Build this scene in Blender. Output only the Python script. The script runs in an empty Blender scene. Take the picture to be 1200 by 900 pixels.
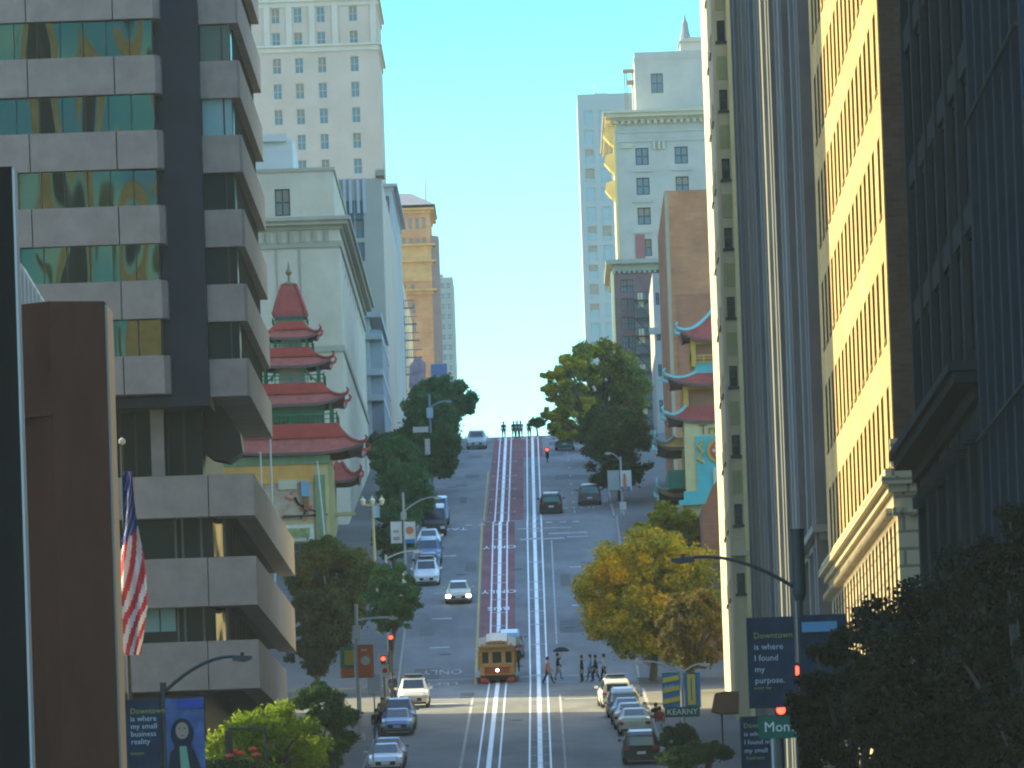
import bpy, math, random
import numpy as np
from mathutils import Vector, Matrix
random.seed(7); rng = np.random.default_rng(7)
S = bpy.context.scene
COL = S.collection
R = math.radians
# ---------------------------------------------------------------- camera (long lens looking up the street)
F = 10000.0                      # focal length in units of a 1200 px wide frame
CAM = Vector((1.7, 0, 0))        # world z = 0 is eye level
yd = Vector(((650 - 600) / F, -(1135 - 450) / F, -1)).normalized()
u0 = Vector((-0.035, 1, 0)); zd = (u0 - yd * u0.dot(yd)).normalized(); xd = yd.cross(zd)
MW = Matrix((xd, yd, zd))        # world = MW @ cam
def ray(u, v): return MW @ Vector(((u - 600) / F, -(v - 450) / F, -1))
def at(u, v, Y):
    d = ray(u, v); return CAM + d * (Y / d.y)
def ax(u, v, Y): return at(u, v, Y).x
def hz(u, v, Y): return at(u, v, Y).z
cam = bpy.data.cameras.new('camera'); co = bpy.data.objects.new('camera', cam); COL.objects.link(co)
cam.sensor_width = 36; cam.lens = 36 * F / 1200; cam.clip_start = 1; cam.clip_end = 9000
co.matrix_world = Matrix.Translation(CAM) @ MW.to_4x4(); S.camera = co
# ---------------------------------------------------------------- terrain profile along the street
KN = [(-400, -1.8), (60, -1.7), (230, 1.0), (300, 3.4), (400, 7.6), (435, 10.2), (528, 16.9), (552, 18.5), (667, 35.0), (690, 36.2), (780, 45.6), (855, 53.3), (876, 54.4), (900, 56.2), (960, 57.5), (1100, 57.0), (1400, 50.0), (2500, 40.0)]
def g(y):
    for (a, b), (c, d) in zip(KN, KN[1:]):
        if y <= c: return b + (d - b) * (y - a) / (c - a)
    return KN[-1][1]
def slope(y): return math.atan((g(y + 1) - g(y - 1)) / 2)
def gnd(u, v, lo=150, hi=900):
    y = lo
    while y < hi:
        p = at(u, v, y)
        if g(y) >= p.z: return Vector((p.x, y, g(y)))
        y += 0.25
    return Vector((at(u, v, hi).x, hi, g(hi)))
def ys(a, b, step=12.0):
    s = {a, b} | {k for k, _ in KN if a < k < b}
    y = math.ceil(a / step) * step
    while y < b: s.add(y); y += step
    return sorted(s)
# ---------------------------------------------------------------- materials
MATS = {}; OFF = {}
def mat(name, col, rough=0.8, var=0.0, vscale=1.0, metal=0.0, bump=0.0, bscale=8.0, spec=None, col2=None, stretch=None, emit=0, trans=0, contrast=0.0, bdist=0.05, bdetail=3):
    if name in MATS: return MATS[name]
    m = bpy.data.materials.new(name); m.use_nodes = True; n = m.node_tree.nodes; l = m.node_tree.links
    b = n['Principled BSDF']; b.inputs['Roughness'].default_value = rough; b.inputs['Metallic'].default_value = metal
    b.inputs['Base Color'].default_value = (*col, 1)
    if spec is None: spec = .18 if rough > .55 else .5
    if spec is not None: b.inputs['Specular IOR Level'].default_value = spec
    if emit:
        b.inputs['Emission Color'].default_value = (*col, 1); b.inputs['Emission Strength'].default_value = emit
    if var or col2 or bump:
        tc = n.new('ShaderNodeTexCoord'); mp = n.new('ShaderNodeMapping'); l.new(tc.outputs['Object'], mp.inputs['Vector'])
        if stretch: mp.inputs['Scale'].default_value = stretch
    if var or col2:
        t = n.new('ShaderNodeTexNoise'); t.inputs['Scale'].default_value = vscale; t.inputs['Detail'].default_value = 6
        t.inputs['Roughness'].default_value = 0.65
        l.new(mp.outputs[0], t.inputs['Vector'])
        r = n.new('ShaderNodeValToRGB'); l.new(t.outputs['Fac'], r.inputs['Fac'])
        a = tuple(max(0, c * (1 - var)) for c in col); z = col2 if col2 else tuple(min(1, c * (1 + var)) for c in col)
        r.color_ramp.elements[0].position = 0.3 + contrast; r.color_ramp.elements[1].position = 0.7 - contrast
        r.color_ramp.elements[0].color = (*a, 1); r.color_ramp.elements[1].color = (*z, 1)
        l.new(r.outputs['Color'], b.inputs['Base Color'])
    if bump:
        t2 = n.new('ShaderNodeTexNoise'); t2.inputs['Scale'].default_value = bscale; t2.inputs['Detail'].default_value = bdetail
        l.new(mp.outputs[0], t2.inputs['Vector'])
        bp = n.new('ShaderNodeBump'); bp.inputs['Strength'].default_value = bump; bp.inputs['Distance'].default_value = bdist
        l.new(t2.outputs['Fac'], bp.inputs['Height']); l.new(bp.outputs['Normal'], b.inputs['Normal'])
    MATS[name] = m; return m
def brick(name, c1, c2, mortar, sx=0.45, sy=0.12, axis='x', var=0.25):
    if name in MATS: return MATS[name]
    m = bpy.data.materials.new(name); m.use_nodes = True; n = m.node_tree.nodes; l = m.node_tree.links
    b = n['Principled BSDF']; b.inputs['Roughness'].default_value = 0.9; b.inputs['Specular IOR Level'].default_value = .15
    tc = n.new('ShaderNodeTexCoord'); sp = n.new('ShaderNodeSeparateXYZ'); cb = n.new('ShaderNodeCombineXYZ'); ad = n.new('ShaderNodeMath'); ad.operation = 'ADD'
    l.new(tc.outputs['Object'], sp.inputs[0]); l.new(sp.outputs[0], ad.inputs[0]); l.new(sp.outputs[1], ad.inputs[1])
    l.new(ad.outputs[0], cb.inputs[0]); l.new(sp.outputs[2], cb.inputs[1])
    t = n.new('ShaderNodeTexBrick'); t.inputs['Scale'].default_value = 1; t.inputs['Brick Width'].default_value = sx; t.inputs['Row Height'].default_value = sy
    t.inputs['Mortar Size'].default_value = min(sx, sy) * 0.09; t.inputs['Color1'].default_value = (*c1, 1); t.inputs['Color2'].default_value = (*c2, 1); t.inputs['Mortar'].default_value = (*mortar, 1)
    l.new(cb.outputs[0], t.inputs['Vector'])
    no = n.new('ShaderNodeTexNoise'); no.inputs['Scale'].default_value = 0.35; no.inputs['Detail'].default_value = 7; l.new(tc.outputs['Object'], no.inputs['Vector'])
    mr = n.new('ShaderNodeMapRange'); mr.inputs['From Min'].default_value = 0.3; mr.inputs['From Max'].default_value = 0.7
    mr.inputs['To Min'].default_value = 1 - var; mr.inputs['To Max'].default_value = 1 + var; l.new(no.outputs['Fac'], mr.inputs['Value'])
    mx = n.new('ShaderNodeVectorMath'); mx.operation = 'SCALE'; l.new(t.outputs['Color'], mx.inputs[0]); l.new(mr.outputs[0], mx.inputs['Scale'])
    l.new(mx.outputs[0], b.inputs['Base Color']); MATS[name] = m; return m
def leafmat(name, cols, trans=0.35, nscale=0.35):
    """per-leaf random colour mixed with clump-sized variation of hue"""
    m = bpy.data.materials.new(name); m.use_nodes = True; n = m.node_tree.nodes; l = m.node_tree.links
    b = n['Principled BSDF']; out = n['Material Output']; b.inputs['Roughness'].default_value = 0.7; b.inputs['Specular IOR Level'].default_value = .08
    ge = n.new('ShaderNodeNewGeometry'); tc = n.new('ShaderNodeTexCoord'); no = n.new('ShaderNodeTexNoise'); no.inputs['Scale'].default_value = nscale; no.inputs['Detail'].default_value = 3
    l.new(tc.outputs['Object'], no.inputs['Vector'])
    ma = n.new('ShaderNodeMath'); ma.operation = 'MULTIPLY_ADD'; ma.inputs[1].default_value = 0.45; l.new(ge.outputs['Random Per Island'], ma.inputs[0])
    mr = n.new('ShaderNodeMapRange'); mr.inputs['From Min'].default_value = 0.35; mr.inputs['From Max'].default_value = 0.65; mr.inputs['To Max'].default_value = 0.55; l.new(no.outputs['Fac'], mr.inputs['Value'])
    l.new(mr.outputs[0], ma.inputs[2])
    r = n.new('ShaderNodeValToRGB'); e = r.color_ramp.elements; e[0].color = (*cols[0], 1); e[1].color = (*cols[-1], 1)
    for i, c in enumerate(cols[1:-1]): x = e.new((i + 1) / (len(cols) - 1)); x.color = (*c, 1)
    l.new(ma.outputs[0], r.inputs['Fac']); l.new(r.outputs['Color'], b.inputs['Base Color'])
    tr = n.new('ShaderNodeBsdfTranslucent'); l.new(r.outputs['Color'], tr.inputs['Color'])
    mx = n.new('ShaderNodeMixShader'); mx.inputs['Fac'].default_value = trans; l.new(b.outputs[0], mx.inputs[1]); l.new(tr.outputs[0], mx.inputs[2]); l.new(mx.outputs[0], out.inputs['Surface'])
    MATS[name] = m; return m
# ---------------------------------------------------------------- mesh builder
class MB:
    def __init__(s): s.v = []; s.f = []; s.mi = []; s.cur = 0
    def q(s, *pts):
        i = len(s.v); s.v += [tuple(p) for p in pts]; s.f.append(tuple(range(i, i + len(pts)))); s.mi.append(s.cur); return s
    def box(s, x0, x1, y0, y1, z0, z1, skip=''):
        i = len(s.v); s.v += [(x0, y0, z0), (x1, y0, z0), (x1, y1, z0), (x0, y1, z0), (x0, y0, z1), (x1, y0, z1), (x1, y1, z1), (x0, y1, z1)]
        fs = {'b': (0, 3, 2, 1), 't': (4, 5, 6, 7), 'f': (0, 1, 5, 4), 'k': (2, 3, 7, 6), 'l': (3, 0, 4, 7), 'r': (1, 2, 6, 5)}
        for k, f in fs.items():
            if k not in skip: s.f.append(tuple(i + a for a in f)); s.mi.append(s.cur)
        return s
    def prism(s, poly, plane, d0, d1):
        """poly in 2D; plane 'xz' extruded along y, 'yz' along x, 'xy' along z"""
        def P(a, b, d): return {'xz': (a, d, b), 'yz': (d, a, b), 'xy': (a, b, d)}[plane]
        n = len(poly); i = len(s.v); s.v += [P(a, b, d0) for a, b in poly] + [P(a, b, d1) for a, b in poly]
        s.f.append(tuple(range(i + n - 1, i - 1, -1))); s.f.append(tuple(range(i + n, i + 2 * n))); s.mi += [s.cur] * 2
        for k in range(n):
            s.f.append((i + k, i + (k + 1) % n, i + n + (k + 1) % n, i + n + k)); s.mi.append(s.cur)
        return s
    def tube(s, pts, r, n=8, r2=None, cap=True):
        pts = [Vector(p) for p in pts]; m = len(pts); base = len(s.v)
        for k, p in enumerate(pts):
            d = (pts[min(k + 1, m - 1)] - pts[max(k - 1, 0)]).normalized()
            a = d.cross(Vector((0, 1, 0.01)));
            if a.length < 1e-3: a = d.cross(Vector((1, 0, 0)))
            a.normalize(); b = d.cross(a); rr = r if r2 is None else r + (r2 - r) * k / (m - 1)
            for j in range(n):
                t = 2 * math.pi * j / n; s.v.append(tuple(p + (a * math.cos(t) + b * math.sin(t)) * rr))
        for k in range(m - 1):
            for j in range(n):
                s.f.append((base + k * n + j, base + k * n + (j + 1) % n, base + (k + 1) * n + (j + 1) % n, base + (k + 1) * n + j)); s.mi.append(s.cur)
        if cap:
            s.f.append(tuple(base + j for j in range(n - 1, -1, -1))); s.f.append(tuple(base + (m - 1) * n + j for j in range(n))); s.mi += [s.cur] * 2
        return s
    def lathe(s, prof, c=(0, 0, 0), n=16, axis='z'):
        base = len(s.v)
        for r, h in prof:
            for j in range(n):
                t = 2 * math.pi * j / n; a, b = r * math.cos(t), r * math.sin(t)
                p = {'z': (a, b, h), 'y': (a, h, b), 'x': (h, a, b)}[axis]
                s.v.append((c[0] + p[0], c[1] + p[1], c[2] + p[2]))
        for k in range(len(prof) - 1):
            for j in range(n):
                s.f.append((base + k * n + j, base + k * n + (j + 1) % n, base + (k + 1) * n + (j + 1) % n, base + (k + 1) * n + j)); s.mi.append(s.cur)
        s.f.append(tuple(base + j for j in range(n - 1, -1, -1))); s.f.append(tuple(base + (len(prof) - 1) * n + j for j in range(n))); s.mi += [s.cur] * 2
        return s
    def mesh(s, name, mats, smooth=False, off=None):
        me = bpy.data.meshes.new(name)
        v = s.v if off is None else [(a - off[0], b - off[1], c - off[2]) for a, b, c in s.v]
        me.from_pydata(v, [], s.f)
        for m in (mats if isinstance(mats, (list, tuple)) else [mats]): me.materials.append(m)
        if any(s.mi): me.polygons.foreach_set('material_index', s.mi)
        if smooth: me.polygons.foreach_set('use_smooth', [True] * len(me.polygons))
        me.update(); return me
    def build(s, name, mats, parent=None, off=None, smooth=False, bevel=0, loc=None):
        """vertices are world coordinates unless parent/off say otherwise"""
        if off is None and parent is not None: off = OFF.get(parent.name)
        o = bpy.data.objects.new(name, s.mesh(name, mats, smooth, off)); COL.objects.link(o)
        if parent is not None: o.parent = parent
        if off is not None: OFF[o.name] = off
        if loc is not None: o.location = loc
        if bevel:
            b = o.modifiers.new('bevel', 'BEVEL'); b.width = bevel; b.segments = 2; b.limit_method = 'ANGLE'; b.angle_limit = R(28)
        return o
def tag(o, label=None, cat=None, group=None, kind=None):
    if label: o['label'] = label
    if cat: o['category'] = cat
    if group: o['group'] = group
    if kind: o['kind'] = kind
    return o
def thing(name, label, cat, loc=(0, 0, 0), group=None, world=False):
    """world=True: the parts' vertices are written in world coordinates"""
    o = bpy.data.objects.new(name, None); COL.objects.link(o); o.location = loc; o.empty_display_size = 0.3
    tag(o, label, cat, group)
    if world: OFF[o.name] = tuple(loc)
    return o
def copy_tree(o, parent=None, label=None, loc=None):
    c = o.copy(); COL.objects.link(c)
    if parent is not None: c.parent = parent
    if label: c['label'] = label
    if loc is not None: c.location = loc
    for ch in [x for x in bpy.data.objects if x.parent == o]: copy_tree(ch, c)
    return c
def textmesh(body, size, m, parent=None, loc=(0, 0, 0), rot=(0, 0, 0), name='lettering', depth=0.004, sx=1.0, align='CENTER', label=None):
    cu = bpy.data.curves.new('t', 'FONT'); cu.body = body; cu.size = size; cu.align_x = align; cu.align_y = 'CENTER'; cu.extrude = depth; cu.resolution_u = 2
    t = bpy.data.objects.new('t', cu); COL.objects.link(t)
    dg = bpy.context.evaluated_depsgraph_get(); me = bpy.data.meshes.new_from_object(t.evaluated_get(dg)); bpy.data.objects.remove(t); bpy.data.curves.remove(cu)
    me.materials.clear(); me.materials.append(m)
    o = bpy.data.objects.new(name, me); COL.objects.link(o); o.location = loc; o.rotation_euler = rot; o.scale = (sx, 1, 1)
    if parent is not None: o.parent = parent
    return o
def strip(mb, x0, x1, y0, y1, dz, step=12.0):
    Y = ys(y0, y1, step)
    for a, b in zip(Y, Y[1:]): mb.q((x0, a, g(a) + dz), (x1, a, g(a) + dz), (x1, b, g(b) + dz), (x0, b, g(b) + dz))
    return mb
# ================================================================ colours
asphalt = mat('asphalt', (0.13, 0.134, 0.136), 0.75, 0.3, 0.18, col2=(0.23, 0.232, 0.233), stretch=(1, 0.25, 1), bump=0.2, bscale=20)
asphalt_dark = mat('asphalt_cross', (0.1, 0.1, 0.1), 0.85, 0.2, 0.5, bump=0.2, bscale=20)
concrete = mat('pavement_concrete', (0.14, 0.14, 0.135), 0.9, 0.15, 0.6)
kerbm = mat('kerb', (0.3, 0.29, 0.27), 0.9, 0.15, 1.0)
white_paint = mat('white_paint', (0.72, 0.74, 0.76), 0.6, 0.14, 1.2, col2=(0.85, 0.87, 0.88))
worn_paint = mat('worn_paint', (0.3, 0.31, 0.31), 0.8, 0.35, 2.0, col2=(0.55, 0.56, 0.56))
yellow_line = mat('yellow_line', (0.5, 0.36, 0.1), 0.8, 0.25, 1.5)
red_lane = mat('red_lane_paint', (0.2, 0.055, 0.06), 0.8, 0.3, 0.35, col2=(0.28, 0.1, 0.105), stretch=(1, 0.3, 1))
steel = mat('rail_steel', (0.74, 0.76, 0.78), 0.45, 0.16, 1.6, col2=(.82, .85, .88), stretch=(1, .35, 1))  # near-white base stands in for sky reflected in the polished rails
dark_iron = mat('dark_iron', (.03, .032, .034), .6, .2, 3)
soil = mat('ground_soil', (0.16, 0.15, 0.14), 0.95, 0.2, 0.2)
dark_metal = mat('dark_metal', (0.02, 0.03, 0.035), 0.5, metal=0.3)
grey_metal = mat('grey_metal', (0.32, 0.34, 0.33), 0.5, metal=0.3)
pale_metal = mat('pale_metal', (0.5, 0.5, 0.46), 0.5, metal=0.2)
black = mat('black', (0.012, 0.013, 0.015), 0.5)
glass_dark = mat('dark_glass', (0.02, 0.035, 0.04), 0.15, bump=0.5, bscale=0.5, bdist=.1, spec=0.5)
glass_far = mat('far_glass', (0.1, 0.2, 0.24), 0.35, 0.3, 0.15, spec=0.6)
frame_dark = mat('dark_frame', (0.03, 0.035, 0.035), 0.5)
frame_pale = mat('pale_frame', (0.5, 0.5, 0.45), 0.7)
# ================================================================ setting: ground, road, pavements, markings
def struct(mb, name, m): return tag(mb.build(name, m), kind='structure')
t = MB(); strip(t, -900, 900, -350, 2400, -0.03, 40); struct(t, 'ground', soil)
RX = 7.7; BL, BR = -12.7, 13.0
CROSS = [(208, 226), (435 - 17, 435 - 3) if False else (530, 550), (668, 689), (858, 876)]
t = MB(); strip(t, -RX, RX, -300, 1500, 0.0); struct(t, 'road', asphalt)
for a, b in CROSS:
    t = MB()
    strip(t, -150, -RX, a, b, 0.0); strip(t, RX, 150, a, b, 0.0); struct(t, 'cross_street', asphalt_dark)
def pavement(x0, x1, y0, y1, side):
    t = MB(); strip(t, x0, x1, y0, y1, 0.14, 6)
    k = MB(); Y = ys(y0, y1, 6); e = x1 if side < 0 else x0
    for a, b in zip(Y, Y[1:]):
        k.q((e, a, g(a) - 0.02), (e, b, g(b) - 0.02), (e, b, g(b) + 0.144), (e, a, g(a) + 0.144))
        w = 0.16 * side
        k.q((e, a, g(a) + 0.144), (e, b, g(b) + 0.144), (e + w, b, g(b) + 0.144), (e + w, a, g(a) + 0.144))
    for yy in (y0, y1): k.q((x0, yy, g(yy) - 0.02), (x1, yy, g(yy) - 0.02), (x1, yy, g(yy) + 0.14), (x0, yy, g(yy) + 0.14))
    struct(t, 'pavement', concrete); struct(k, 'kerb', kerbm)
for a, b in [(-300, 208), (226, 530), (550, 668), (689, 858), (876, 1300)]:
    pavement(-60 if b < 540 else -26, -RX, a, b, -1); pavement(RX, 40, a, b, 1)
# red transit lane up the hill
t = MB(); strip(t, -2.62, -0.2, 552.5, 667, 0.004); strip(t, -2.55, .45, 692, 806, 0.004); strip(t, -2.5, 2.3, 806, 857, 0.004); struct(t, 'red_lane', red_lane)
# track lines
t = MB()
for cx, y0 in ((-1.33, 250), (1.33, 250)):
    strip(t, cx - 0.6, cx - 0.5, y0, 880, 0.009); strip(t, cx + 0.5, cx + 0.6, y0, 880, 0.009)
    strip(t, cx - 0.13, cx + 0.13, y0, 880, 0.009)
struct(t, 'cable_car_rails', steel)
t = MB()
for y0, y1 in ((552, 667), (690, 868)):
    y = y0 + 4
    while y < y1:
        for cx in (-1.33, 1.33):
            if random.random() < 0.62: strip(t, cx - 0.5, cx + 0.5, y, y + 0.5, 0.0095)
        y += random.choice((6, 9, 13))
y = 440
while y < 528: strip(t, 1.33 - .5, 1.33 + .5, y, y + 0.4, 0.0095); y += 9
struct(t, 'track_cross_marks', worn_paint)
t = MB()
strip(t, -2.85, -2.7, 552, 667, 0.0085); strip(t, -2.85, -2.72, 693, 780, 0.0085); struct(t, 'yellow_edge_line', yellow_line)
t = MB()
strip(t, -2.85, -2.7, 380, 528, 0.008); strip(t, 2.55, 2.68, 380, 528, 0.008); strip(t, 2.55, 2.66, 575, 650, 0.008)
for y in range(700, 850, 16): strip(t, 4.6, 4.7, y, y + 4, 0.008)
for y in (600, 628, 652): strip(t, 0.2 + 3.6, 0.2 + 5.2, y, y + .8, 0.008)
for y in (575, 594, 612, 640): strip(t, -6.0, -4.6, y, y + 0.8, 0.008)
struct(t, 'lane_lines', worn_paint)
# crosswalk bars and stop lines at the crossings
t = MB()
for yy in (526.2, 529.4): strip(t, -7.4, 7.4, yy, yy + 0.35, 0.012)
strip(t, -7.0, -3.0, 519, 520, 0.012); strip(t, 2.9, 7.2, 520, 521, 0.012)
for yy in (551.2, 555.2): strip(t, -7.4, 7.4, yy, yy + 0.3, 0.012)
strip(t, -6.6, -3.2, 433, 436, 0.012)
struct(t, 'crosswalk_lines', worn_paint)
t = MB()
for x in np.arange(-7.2, 7.0, 1.05):
    if random.random() < .7: strip(t, x, x + 0.5, 664.6, 665.5, 0.012)
strip(t, 2.4, 5.4, 655, 656.2, 0.012); strip(t, 0.2, 3.6, 651, 652, 0.012)
strip(t, 0, 4.2, 660, 660.7, 0.0125)
for x in np.arange(-7.0, 7.0, 1.2): strip(t, x, x + 0.5, 850, 853, 0.012)
struct(t, 'crosswalk_bars', worn_paint)
def roadword(word, x, y, size, m, flip=True, sx=1.0, stretch=3.0):
    o = textmesh(word, size, m, name='road_lettering', depth=0.002, sx=sx)
    o.location = (x, y, g(y) + 0.02); o.rotation_euler = (slope(y) if not flip else -slope(y), 0, math.pi if flip else 0); o.scale = (sx, stretch, 1)
    return tag(o, kind='structure')
roadword('ONLY', -5.0, 560, 1.0, worn_paint, stretch=4.2)
roadword('LEFT', -5.0, 552.9, 1.1, worn_paint, stretch=2.2)
for y in (612, 600, 646): roadword('BUS' if y == 600 else 'ONLY', -1.35, y, 0.95, white_paint, stretch=3.6)
for y in (705, 728, 745, 770, 800): roadword('ONLY', -1.35, y, 0.9, worn_paint, stretch=3.4)
roadword('STOP', 5.2, 708, 1.3, worn_paint, flip=False, stretch=4)
roadword('TAXI', -5.0, 662, 1.0, white_paint, stretch=2.5)
t = MB(); rs = random.Random(5)
for k in range(26):
    x = rs.choice((-1, 1)) * rs.uniform(3.1, 6.4); y = rs.uniform(440, 840); w, h = rs.uniform(.5, 1.8), rs.uniform(2, 11)
    strip(t, x - w / 2, x + w / 2, y, y + h, 0.004 + .0002 * k)
struct(t, 'road_patches', mat('patched_asphalt', (0.11, 0.113, 0.115), .85, .2, .8))
for k in range(14):
    x = rs.choice((-1, 1)) * rs.uniform(2.9, 5.5) if k % 3 else 0; y = rs.uniform(440, 800)
    t = MB(); t.lathe([(.42, 0), (.42, .012)], (0, 0, 0), 14); o = tag(t.build('manhole_cover', dark_iron), 'round iron cover set in the roadway', 'manhole cover', 'iron covers in the roadway'); o.location = (x, y, g(y) + .012); o.rotation_euler = (slope(y), 0, 0)
# ================================================================ buildings
def side_pt(side, fixed):
    if side == 'front': return lambda a, z, d: (a, fixed + d, z)
    if side == 'right': return lambda a, z, d: (fixed - d, a, z)
    if side == 'left': return lambda a, z, d: (fixed + d, a, z)
def wall_face(mb, P, a0, a1, z0, z1, ops, rev):
    """wall sheet between a0..a1, z0..z1 with openings (rect list) and their reveals"""
    A = sorted({a0, a1} | {o[0] for o in ops} | {o[1] for o in ops}); Z = sorted({z0, z1} | {o[2] for o in ops} | {o[3] for o in ops})
    A = [a for a in A if a0 <= a <= a1]; Z = [z for z in Z if z0 <= z <= z1]
    def hole(a, z): return any(o[0] < a < o[1] and o[2] < z < o[3] for o in ops)
    for z, zz in zip(Z, Z[1:]):
        run = None
        for a, aa in zip(A, A[1:]):
            h = hole((a + aa) / 2, (z + zz) / 2)
            if not h and run is None: run = a
            if h and run is not None: mb.q(P(run, z, 0), P(a, z, 0), P(a, zz, 0), P(run, zz, 0)); run = None
        if run is not None: mb.q(P(run, z, 0), P(a1, z, 0), P(a1, zz, 0), P(run, zz, 0))
    for a, b, z, zz in ops:
        mb.q(P(a, z, 0), P(a, zz, 0), P(a, zz, rev), P(a, z, rev)); mb.q(P(b, z, 0), P(b, zz, 0), P(b, zz, rev), P(b, z, rev))
        mb.q(P(a, z, 0), P(b, z, 0), P(b, z, rev), P(a, z, rev)); mb.q(P(a, zz, 0), P(b, zz, 0), P(b, zz, rev), P(a, zz, rev))
WC = {}; WR = random.Random(4); shade_m = mat('roller_blind', (.26, .24, .19), .9, .2, .3)
def window(parent, side, fixed, op, rev, fm, gm, bars=1, cross=True, fw=0.07, sill=None):
    """window frame (part) with its pane (sub-part), set at the back of its reveal; alike windows share meshes"""
    a, b, z, zz = op; w, h = round(b - a, 2), round(zz - z, 2); vr = WR.random(); vi = 0 if (vr < .66 or h < 1.3 or gm.name == 'night_pane') else 1 if vr < .86 else 2
    key = (side, w, h, fm.name, gm.name, bars, cross, fw, sill, rev, vi)
    if key not in WC:
        P = side_pt(side, 0); f = MB(); e = 0.004
        def bar(u0, u1, v0, v1, d0=-0.06, d1=0.02):
            p, q = P(u0, v0, d0), P(u1, v1, d1)
            f.box(min(p[0], q[0]), max(p[0], q[0]), min(p[1], q[1]), max(p[1], q[1]), v0, v1)
        bar(0, fw, 0, h); bar(w - fw, w, 0, h); bar(fw, w - fw, 0, fw); bar(fw, w - fw, h - fw, h)
        for k in range(1, bars + 1): x = w * k / (bars + 1); bar(x - fw / 2, x + fw / 2, fw, h - fw, -0.05, 0.01)
        if cross:
            xs = [0] + [w * k / (bars + 1) for k in range(1, bars + 1)] + [w]
            for u, v in zip(xs, xs[1:]): bar(u + fw, v - fw, h * .5 - fw / 2, h * .5 + fw / 2, -0.045, 0.01)
        if sill: bar(-0.1, w + 0.1, -0.16, -0.005, -rev - sill, 0)
        p = MB(); p.q(P(fw * .5, fw * .5, 0.03), P(w - fw * .5, fw * .5, 0.03), P(w - fw * .5, h - fw * .5, 0.03), P(fw * .5, h - fw * .5, 0.03))
        if vi:
            bl = MB(); hb = h * (.45 if vi == 1 else .7); p.cur = 1; p.q(P(fw * .6, h - hb, 0.022), P(w - fw * .6, h - hb, 0.022), P(w - fw * .6, h - fw * .6, 0.022), P(fw * .6, h - fw * .6, 0.022))
        WC[key] = (f.mesh('window', fm), p.mesh('pane', [gm, shade_m] if vi else gm))
    fme, pme = WC[key]; off = OFF.get(parent.name, (0, 0, 0)); P = side_pt(side, fixed); q = P(a, z, rev + 0.0)
    o = bpy.data.objects.new('window', fme); COL.objects.link(o); o.parent = parent; o.location = (q[0] - off[0], q[1] - off[1], q[2] - off[2])
    c = bpy.data.objects.new('pane', pme); COL.objects.link(c); c.parent = o
    return o
def grid(a0, a1, n, w, rows): # rows: list of (z, zz)
    p = (a1 - a0) / n
    return [(a0 + p * (i + .5) - w / 2, a0 + p * (i + .5) + w / 2, z, zz) for i in range(n) for z, zz in rows]
def floors(z0, n, fh, wh, sillh=0.9): return [(z0 + i * fh + sillh, z0 + i * fh + sillh + wh) for i in range(n)]
def building(name, label, cat, x0, x1, y0, y1, z1, wm, front=(), right=(), left=(), rev=0.18, fm=None, gm=None, bars=1, cross=True, z0=None, roofm=None, group=None, fw=0.07, parapet=0.9, sill=None, srev=None):
    fm = fm or frame_dark; gm = gm or glass_dark; z0 = g(y0) - 2 if z0 is None else z0; srev = rev if srev is None else srev
    ok = lambda L, a, b: [o for o in L if o[3] < z1 - .4 and o[2] > z0 + .2 and o[0] > a + .05 and o[1] < b - .05]
    front, right, left = ok(front, x0, x1), ok(right, y0, y1), ok(left, y0, y1)
    root = thing(name, label, cat, ((x0 + x1) / 2, y0, z0), group, True)
    m = MB()
    wall_face(m, side_pt('front', y0), x0, x1, z0, z1, list(front), rev)
    wall_face(m, side_pt('right', x1), y0, y1, z0, z1, list(right), srev)
    wall_face(m, side_pt('left', x0), y0, y1, z0, z1, list(left), srev)
    m.q((x0, y1, z0), (x1, y1, z0), (x1, y1, z1), (x0, y1, z1))
    e = 0.35
    m.q((x0, y0, z1), (x1, y0, z1), (x1 - e, y0 + e, z1), (x0 + e, y0 + e, z1)); m.q((x1, y0, z1), (x1, y1, z1), (x1 - e, y1 - e, z1), (x1 - e, y0 + e, z1))
    m.q((x0, y0, z1), (x0, y1, z1), (x0 + e, y1 - e, z1), (x0 + e, y0 + e, z1)); m.q((x0, y1, z1), (x1, y1, z1), (x1 - e, y1 - e, z1), (x0 + e, y1 - e, z1))
    m.box(x0 + e, x1 - e, y0 + e, y1 - e, z1 - parapet, z1, 'tb')
    m.build('wall', wm, root)
    r = MB(); r.box(x0 + 0.3, x1 - 0.3, y0 + 0.3, y1 - 0.3, z1 - parapet - 0.2, z1 - parapet); r.build('roof', roofm or soil, root)
    for side, fx, ops, rv in (('front', y0, front, rev), ('right', x1, right, srev), ('left', x0, left, srev)):
        for o in ops: window(root, side, fx, o, rv, fm, gm, bars, cross, fw, sill)
    return root
def cornice(root, x0, x1, y0, y1, z, prof, m, name='cornice', dent=0, back=True):
    """prof: list of (projection, z offset) steps, bottom to top, running round front and both sides"""
    b = MB()
    for (p, za), (p2, zb) in zip(prof, prof[1:]):
        if zb - za < 1e-4: continue
        b.box(x0 - p, x1 + p, y0 - p, y1 + (p if back else 0), z + za, z + zb)
    if dent:
        p = prof[0][0]; zt = z + prof[0][1]
        x = x0 - 0.1
        while x < x1: b.box(x, x + dent * .5, y0 - p - .25, y0 - p + .05, zt - dent * .5, zt + .001); x += dent
        y = y0
        while y < y1: b.box(x1 + p - .05, x1 + p + .25, y, y + dent * .5, zt - dent * .5, zt + .001); b.box(x0 - p - .25, x0 - p + .05, y, y + dent * .5, zt - dent * .5, zt + .001); y += dent * 2
    return b.build(name, m, root)
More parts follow.
